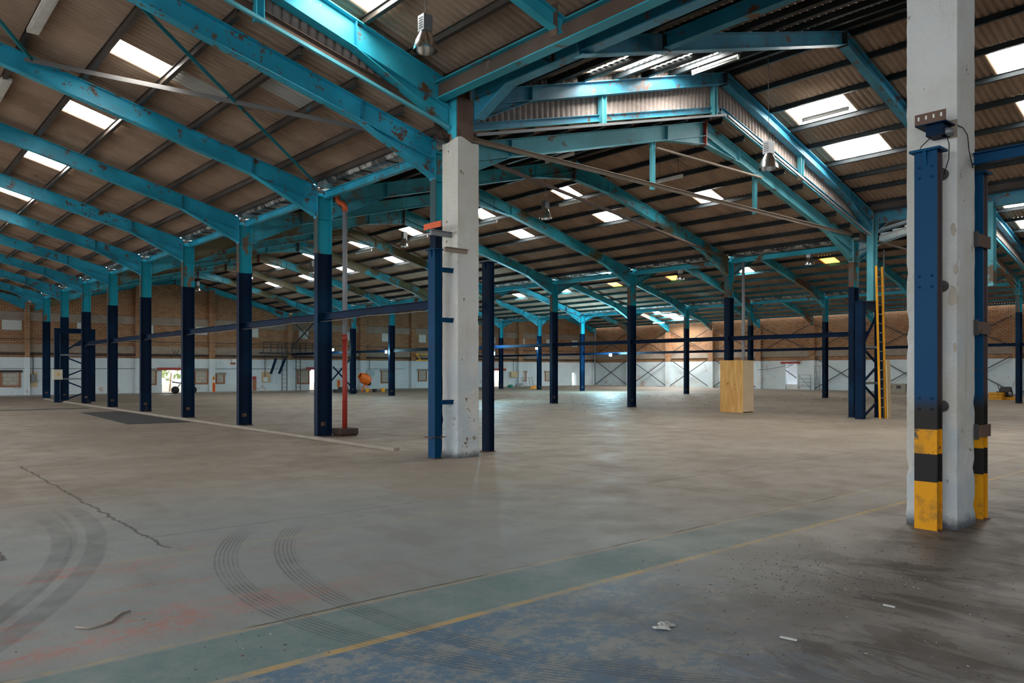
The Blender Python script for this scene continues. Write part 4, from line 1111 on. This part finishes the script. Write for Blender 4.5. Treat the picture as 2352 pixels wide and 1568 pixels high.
tag(build('downpipe', m, M['grey_plastic']), 'grey downpipe in the far corner of the two brick walls', 'pipe')
# steel gallery with ladders, in front of the back wall
gx0, _ = on_y(600, 800, WALL_Y - .7); gx1, _ = on_y(727, 800, WALL_Y - .7)
t = thing('steel_gallery', 'dark steel wall gallery with posts and diagonal struts behind the left row', 'gallery', ((gx0+gx1)/2, WALL_Y - .7, 0))
m = MB(); m.box(gx0, gx1, WALL_Y - 1.1, WALL_Y - .3, 2.68, 2.76); build('deck', m, M['dark_steel'], t)
for z in (3.45, 3.1):
    m = MB(); m.tube([(gx0, WALL_Y - 1.1, z), (gx1, WALL_Y - 1.1, z)], .025, 6); build('handrail', m, M['dark_steel'], t)
for i in range(9):
    xx = gx0 + (gx1-gx0)*i/8; m = MB(); m.box(xx - .02, xx + .02, WALL_Y - 1.12, WALL_Y - 1.08, 2.72, 3.45); build('post', m, M['dark_steel'], t)
for p0, p1 in (((634, 823), (622, 858)), ((655, 823), (641, 858))):
    a = on_y(*p0, WALL_Y - 1.0); b_ = on_y(*p1, WALL_Y - 1.0)
    m = MB(); m.bar((a[0], WALL_Y - 1.0, a[1]), (b_[0], WALL_Y - 1.0, b_[1]), .16, .12); build('strut', m, M['navy'], t)
for j, (pa, pb) in enumerate(((648, 659), (680, 690))):
    xa, _ = on_y(pa, 860, WALL_Y - .8); xb, _ = on_y(pb, 860, WALL_Y - .8)
    lt = thing('wall_ladder', 'dark cat ladder below the wall gallery, %s of two' % ('left', 'right')[j], 'ladder', ((xa+xb)/2, WALL_Y - .8, 0), 'wall ladders')
    for xx in (xa, xb):
        m = MB(); m.box(xx - .02, xx + .02, WALL_Y - .82, WALL_Y - .78, 0, 3.3); build('rail', m, M['dark_steel'], lt)
    for i in range(9): m = MB(); m.tube([(xa, WALL_Y - .8, .3 + i*.3), (xb, WALL_Y - .8, .3 + i*.3)], .012, 5); build('rung', m, M['dark_steel'], lt)
# diagonal braces on the back wall
bd = ((668, 800), (722, 740)), ((680, 745), (712, 778))
for i, (p0, p1) in enumerate(bd):
    a = on_y(*p0, WALL_Y - .4); b_ = on_y(*p1, WALL_Y - .4)
    m = MB(); m.bar((a[0], WALL_Y - .4, a[1]), (b_[0], WALL_Y - .4, b_[1]), .06, .09 if i == 0 else .05); tag(build('wall_brace', m, M['dark_steel']), 'dark diagonal brace on the back wall behind the left row, %s' % ('heavy one', 'light one')[i], 'brace')
t = thing('cross_brace', 'dark cross brace standing beyond the red downpipe', 'brace', (25.6, 46.0, 0))
for p0, p1 in (((765, 842), (821, 903)), ((736, 903), (810, 818))):
    a = on_y(*p0, 46.0); b_ = on_y(*p1, 46.0)
    m = MB(); m.bar((a[0], 46.0, a[1]), (b_[0], 46.0, b_[1]), .07, .08); build('bar', m, M['navy'], t)
m = MB(); a = on_y(954, 812, WALL_Y - .5); b_ = on_y(986, 828, WALL_Y - .5)
m.box(a[0], b_[0], WALL_Y - .6, WALL_Y, a[1] - .08, a[1]); m.bar((a[0], WALL_Y - .55, b_[1]), (b_[0], WALL_Y - .55, b_[1] + .02), .1, .08); m.bar((a[0] + .05, WALL_Y - .55, a[1]), (a[0] + .5, WALL_Y - .55, b_[1]), .08, .08)
tag(build('crane_bracket', m, M['yellow']), 'yellow steel bracket high on the back wall left of the blue stanchion', 'bracket')

# cement mixer
cx, cy = 26.9, 46.8
t = thing('cement_mixer', 'orange cement mixer tipped to the left near the back wall', 'cement mixer', (cx, cy, 0))
m = MB(); A = Vector((-.75, 0, .45)).normalized(); c0 = Vector((cx + .1, cy, .92)); n_ = 16
R_ = Vector((0, 1, 0)); U_ = A.cross(R_).normalized(); vs = []
prof = [(-.38, .10), (-.36, .30), (-.10, .38), (.10, .38), (.42, .20), (.46, .22), (.42, .17)]
for dd, rr in prof:
    for j in range(n_): a = 2*math.pi*j/n_; vs.append(c0 + A*dd + (R_*math.cos(a) + U_*math.sin(a))*rr)
fs = [(i*n_+j, i*n_+(j+1) % n_, (i+1)*n_+(j+1) % n_, (i+1)*n_+j) for i in range(len(prof)-1) for j in range(n_)] + [tuple(range(n_))]
m.add(vs, fs, 0, True); build('drum', m, M['orange'], t)
m = MB(); m.bar((cx + .1, cy, .55), (cx + .1, cy, .95), .10, .10, (1, 0, 0)); m.bar((cx - .25, cy - .2, .03), (cx + .1, cy, .6), .06, .06); m.bar((cx + .45, cy - .2, .03), (cx + .1, cy, .6), .06, .06); m.bar((cx + .1, cy + .35, .03), (cx + .1, cy, .6), .06, .06)
build('stand', m, M['orange'], t)
m = MB(); m.tube([(cx + .38, cy - .1, .62), (cx + .38, cy - .02, .62)], .17, 16); build('hand_wheel', m, M['black'], t)
m = MB(); m.lathe(cx + .05, cy - .4, [(.10, 0), (.15, .24), (.14, .24), (.09, .02), (0, .02)], 14); tag(build('bucket', m, M['yellow']), 'ochre bucket under the cement mixer', 'bucket')
m = MB(); m.lathe(cx + 1.35, cy - .3, [(.12, 0), (.17, .26), (.16, .26), (.11, .02), (0, .02)], 14); tag(build('bucket', m, M['yellow']), 'yellow bucket right of the cement mixer', 'bucket')
m = MB(); m.lathe(cx + .75, cy - .2, [(.12, 0), (.16, .22), (.15, .22), (.11, .02), (0, .02)], 12); tag(build('bucket', m, M['black']), 'black bucket between the two yellow ones', 'bucket')
# small machine in the left doorway
mx, my = 16.0, WALL_Y - 1.4
t = thing('wheelbarrow', 'dark wheeled machine silhouetted in the left bright doorway', 'wheelbarrow', (mx, my, 0))
for xx in (mx - .1, mx + 1.0):
    m = MB(); m.tube([(xx, my - .05, .24), (xx, my + .05, .24)], .24, 18); build('wheel', m, M['black'], t)
m = MB(); m.bar((mx - .25, my, .75), (mx + 1.1, my, .55), .3, .08); m.bar((mx - .1, my, .24), (mx + .2, my, .62), .05, .05); m.bar((mx + 1.0, my, .24), (mx + .7, my, .6), .05, .05); m.bar((mx - .35, my, .85), (mx - .1, my, .7), .04, .04); build('frame', m, M['dark_steel'], t)
# cream control box on the far trestle
t = thing('control_box', 'cream electrical control box on the dark far trestle', 'control box', (7.45, 41.1, 1.1))
zc0 = EYE - (871-850)*36.2/PX_F + 0.0; zc1 = EYE + (850-848)*36.2/PX_F
m = MB(); m.box(7.24, 7.62, 40.95, 41.19, zc0, zc1); build('body', m, M['cream'], t)
m = MB(); m.box(7.40, 7.47, 40.93, 40.95, zc0 + .2, zc0 + .3); build('label_plate', m, M['yellow'], t)
# low trolley beyond red pipe
m = MB(); a = on_y(770, 893, 47.0); m.box(a[0], a[0] + 1.5, 46.8, 47.3, 0, .22); m.box(a[0] + .3, a[0] + .9, 46.9, 47.2, .22, .38)
tag(build('pallet_trolley', m, M['dark_steel']), 'low dark trolley on the floor beyond the red downpipe', 'trolley')
# small things near the back wall right part
t = thing('plastic_sack', 'white sack on the floor by the back wall under a blocked window', 'sack', (45.9, WALL_Y - .8, 0))
m = MB(); m.lathe(45.9, WALL_Y - .8, [(.30, 0), (.36, .12), (.26, .28), (.08, .34), (0, .33)], 12); build('body', m, M['cloth'], t)
t = thing('metal_trestle', 'thin metal trestle frame by the back wall right of the white sack', 'trestle', (47.0, WALL_Y - .6, 0))
for i in range(4): m = MB(); m.bar((46.4 + i*.42, WALL_Y - .6, 0), (46.25 + i*.42, WALL_Y - .6, .85), .025, .025); build('leg', m, M['grey_steel'], t)
m = MB(); m.bar((46.2, WALL_Y - .6, .85), (47.6, WALL_Y - .6, .85), .04, .03); build('rail', m, M['grey_steel'], t)
m = MB(); m.add([(42.0, 46.5, 0), (42.9, 46.5, 0), (42.8, 46.8, .0), (42.7, 46.6, .3), (42.2, 46.6, .16)], [(0, 1, 3, 4), (1, 2, 3), (2, 0, 4, 3)])
tag(build('folded_tarpaulin', m, M['yellow']), 'crumpled yellow sheet on the floor in front of the far row', 'tarpaulin')
m = MB(); m.lathe(44.0, 51.2, [(.25, 0), (.3, .12), (.2, .24), (0, .25)], 12); tag(build('green_tub', m, plain('green_tub', (.02, .30, .24), .5)), 'low green tub by the back wall', 'tub')

# ================================================================ RIGHT WALL ITEMS
def rod(p, q, label, w=.05):
    m = MB(); m.bar(p, q, w, w); tag(build('wall_brace', m, M['rust'] if 0 else M['dark_steel']), label, 'brace', 'cross braces on the right wall')
for n in range(0, 9):
    ya, yb = F(n) + .28, min(F(n+1), WALL_Y) - .28
    if n == 9: break
    for (z0, z1, nm) in ((.12, 2.45, 'lower'), (3.05, 5.0, 'upper')):
        if n == 4 and nm == 'lower': continue
        rod((WALL_X - .2, ya, z0), (WALL_X - .2, yb, z1), '%s wall brace rising left, %s bay from the near end of the right wall' % (nm, ORD[n]))
        rod((WALL_X - .27, ya, z1), (WALL_X - .27, yb, z0), '%s wall brace falling left, %s bay from the near end of the right wall' % (nm, ORD[n]))
m = MB(); m.box(WALL_X - .12, WALL_X, dy0 - .25, dy1 + .35, dzt, dzt + .16); tag(build('door_lintel', m, M['red_paint']), 'red steel lintel above the doorway in the right wall', 'lintel', 'red lintels')
m = MB(); m.box(WALL_X + 2.2, WALL_X + 2.4, dy0 - 14, dy1 + 10, 0, 4.0); struct('wall_outside', m, plain('pale_yard_wall', (.42, .46, .50), .9))
m = MB(); m.box(WALL_X + .12, WALL_X + .17, dy0 + .01, dy1 - .01, 0, .40); tag(build('low_board', m, M['white_enamel']), 'low white board across the doorway in the right wall', 'board')
m = MB(); m.bar((WALL_X + .0, dy1 - .05, 1.5), (WALL_X + .0, dy0 + .05, .9), .05, .07); m.bar((WALL_X + .0, dy1 - .05, 1.7), (WALL_X + .0, dy1 - .7, 2.0), .05, .05)
tag(build('door_brace', m, M['grey_steel']), 'grey diagonal bar across the doorway in the right wall', 'bar')
# scaffold frames
for i, (pa, pb, z1, lab) in enumerate(((1835, 1862, 1.15, 'low grey scaffold frame right of the doorway in the right wall'), (1871, 1883, 1.85, 'taller narrow scaffold frame near the far column'))):
    ya, _ = on_x(pa, 870, WALL_X - .8); yb, _ = on_x(pb, 870, WALL_X - .8)
    t = thing('scaffold_frame', lab, 'scaffold', (WALL_X - .8, (ya+yb)/2, 0))
    for yy in (ya, yb): m = MB(); m.tube([(WALL_X - .8, yy, 0), (WALL_X - .8, yy, z1)], .022, 6); build('upright', m, M['grey_steel'], t)
    for j in range(1, 5): m = MB(); m.tube([(WALL_X - .8, ya, z1*j/4), (WALL_X - .8, yb, z1*j/4)], .018, 6); build('rung', m, M['grey_steel'], t)
    m = MB(); m.tube([(WALL_X - .8, ya, z1*.95), (WALL_X - .8, yb, z1*.1)], .018, 6); build('diagonal', m, M['grey_steel'], t)
# cable sagging on right wall
pts = []
for j in range(14):
    f_ = j / 13; yy = F(5) + (F(4) - F(5)) * f_ * 1.05; pts.append((WALL_X - .35, yy, 1.55 + 1.25 * f_**2.2 + .05*math.sin(f_*3)))
m = MB(); m.tube(pts, .016, 5); tag(build('cable', m, M['dark_steel']), 'dark cable sagging across the right wall above the doorway', 'cable')
# rubble slab
t = thing('concrete_slab', 'low pale slab with dark smudges lying before the right wall', 'slab', (50.5, 21, 0))
m = MB(); m.box(52.6, 53.0, 21.4, 23.4, 0, .62); build('body', m, M['kerb'], t)
m = MB()
for yy in (21.7, 22.3, 23.1): m.box(52.585, 52.6, yy, yy + .28, .3, .5)
build('smudge', m, M['dark_steel'], t)
m = MB(); m.lathe(54.9, 35.4, [(.2, 0), (.27, .3), (.26, .3), (.18, .02), (0, .02)], 12); tag(build('bucket', m, bpy.data.materials['green_tub']), 'green bucket at the foot of the right wall', 'bucket')
m = MB(); m.bar((55.6, 35.9, 0), (56.3, 35.7, .9), .10, .03); tag(build('timber_offcut', m, M['orange_plastic']), 'orange plank leaning at the foot of the right wall', 'plank')
# yellow trays and machine near right edge
from_y = 12.3
t = thing('plastic_crates', 'stack of yellow crates on the floor near the right edge', 'crates', (41.2, 13.0, 0))
bx, _y = 0, 0
d_ = ray(2300, 918); tt = -EYE / d_[2]; cxm, cym = tt*d_[0], tt*d_[1]
for i in range(3):
    m = MB(); m.box(cxm - .25, cxm + .25, cym - .1, cym + .5, i*.13, i*.13 + .11); 
    if i == 0: t.location = (cxm, cym, 0); t['_o'] = (cxm, cym, 0)
    build('crate', m, M['yellow'], t)
m = MB(); m.box(cxm + .2, cxm + .7, cym - .55, cym + .05, 0, .14); tag(build('crate_lid', m, M['yellow']), 'low yellow tray beside the stack of yellow crates', 'tray')
t = thing('floor_machine', 'small black machine behind the yellow crates near the right edge', 'machine', (cxm + .6, cym + .1, 0))
m = MB(); m.box(cxm + .25, cxm + .75, cym - .3, cym + .3, .14, .42); m.prism([(cxm + .3, cym - .3, .42), (cxm + .7, cym - .3, .42), (cxm + .5, cym - .3, .66)], (0, .5, 0)); build('body', m, M['black'], t)
m = MB(); m.tube([(cxm + .3, cym - .35, .3), (cxm + .3, cym - .25, .3)], .11, 12); build('wheel', m, M['grey_steel'], t)
m = MB(); m.tube([(cxm + .55, cym + .25, .45), (cxm + .75, cym + .4, .8)], .02, 6); build('handle', m, M['dark_steel'], t)

# ================================================================ FLOOR ITEMS
m = MB(); m.add([(5.9, 23.2, 0), (7.55, 23.0, 0), (7.55, 30.6, 0), (6.25, 30.6, 0), (5.9, 23.2, .012), (7.55, 23.0, .012), (7.55, 30.6, .012), (6.25, 30.6, .012)], [(4, 5, 6, 7), (0, 1, 5, 4), (1, 2, 6, 5), (2, 3, 7, 6), (3, 0, 4, 7)])
tag(build('rubber_mat', m, plain('black_mat', (.030, .030, .032), .85)), 'large dark rubber mat lying in front of the left row', 'mat')
m = MB(); m.box(-1.5, 7.3, 33.9, 34.5, 0, .01); tag(build('floor_channel', m, plain('dark_channel', (.06, .07, .065), .7)), 'long dark drain channel cover across the left floor', 'channel')
# plastic bag
d_ = ray(1525, 1440); tt = -EYE / d_[2]; bx, by = tt*d_[0], tt*d_[1]
m = MB(); rr = random.Random(5); nu, nv_ = 14, 9; vs = []
for i in range(nu + 1):
    for j in range(nv_ + 1):
        u, v = i/nu*2-1, j/nv_*2-1; h_ = max(0, (1-u*u)*(1-v*v))**.5
        vs.append((bx + u*.075*(1 - .3*v*v) + rr.uniform(-.005, .005), by + v*.045*(1 - .35*u*u) + .02*math.sin(u*4), .004 + h_*.020*(.5 + .7*rr.random())))
m.add(vs, [(i*(nv_+1)+j, (i+1)*(nv_+1)+j, (i+1)*(nv_+1)+j+1, i*(nv_+1)+j+1) for i in range(nu) for j in range(nv_)])
tag(build('plastic_bag', m, M['cloth']), 'crumpled white plastic bag on the blue-painted floor', 'plastic bag')
pts = []
for (px, py) in ((174, 1443), (205, 1445), (238, 1437), (256, 1430), (266, 1420), (280, 1410), (300, 1405)):
    d_ = ray(px, py); tt = -EYE / d_[2]; pts.append((tt*d_[0], tt*d_[1], .008))
m = MB(); m.tube(pts, .006, 6); tag(build('bent_stick', m, M['kerb']), 'pale bent stick lying at the lower left of the floor', 'stick')
for (pa, pb, lab) in (((1792, 1464), (1831, 1472), 'white stick lying at the lower right of the floor'), ((2029, 1390), (2056, 1396), 'short pale splinter lying behind the white stick')):
    da, db = ray(*pa), ray(*pb); ta, tb = -EYE/da[2], -EYE/db[2]
    m = MB(); m.bar((ta*da[0], ta*da[1], .006), (tb*db[0], tb*db[1], .006), .014, .01); tag(build('wood_splinter', m, M['cloth']), lab, 'splinter')
# scattered grit and litter (uncountable)
m = MB(); rr = random.Random(11)
def chip(px, py, s_, mi):
    d_ = ray(px, py)
    if d_[2] >= -.01: return
    tt = -EYE / d_[2]; x_, y_ = tt*d_[0], tt*d_[1]; a = rr.uniform(0, 6.28); L_ = s_*rr.uniform(.5, 2.2); w_ = s_*rr.uniform(.3, .9)
    c_, s2 = math.cos(a), math.sin(a)
    P4 = [(x_ + c_*u*L_ - s2*v*w_, y_ + s2*u*L_ + c_*v*w_) for u, v in ((-1, -1), (1, -.7), (.9, 1), (-.8, .8))]
    h_ = s_*rr.uniform(.3, .8)
    m.add([(p[0], p[1], 0) for p in P4] + [(p[0], p[1], h_) for p in P4], [(4, 5, 6, 7), (0, 1, 5, 4), (1, 2, 6, 5), (2, 3, 7, 6), (3, 0, 4, 7)], mi)
for i in range(420):
    chip(rr.gauss(1930, 160), rr.gauss(1325, 45), .0045, rr.choice((0, 1, 1, 1, 2, 2, 2, 1)))
for i in range(110): chip(rr.uniform(1600, 2340), rr.uniform(1230, 1560), .004, rr.choice((0, 1, 1, 2)))
for i in range(70): chip(rr.uniform(0, 1300), rr.uniform(1080, 1560), .0035, rr.choice((0, 1, 1)))
for i in range(14): chip(rr.uniform(470, 760), rr.uniform(1440, 1510), .005, rr.choice((0, 1, 2)))
for i in range(450): chip(rr.uniform(1150, 2080), 905 + abs(rr.gauss(0, 14)), .02, rr.choice((0, 0, 2)))
tag(build('litter', m, [M['cloth'], M['dark_steel'], M['rust']], origin=(5, 5, 0)), 'scattered grit, leaf scraps and paper bits over the floor', 'litter', None, 'stuff')

for o in list(COL.objects):
    if '_o' in o: del o['_o']
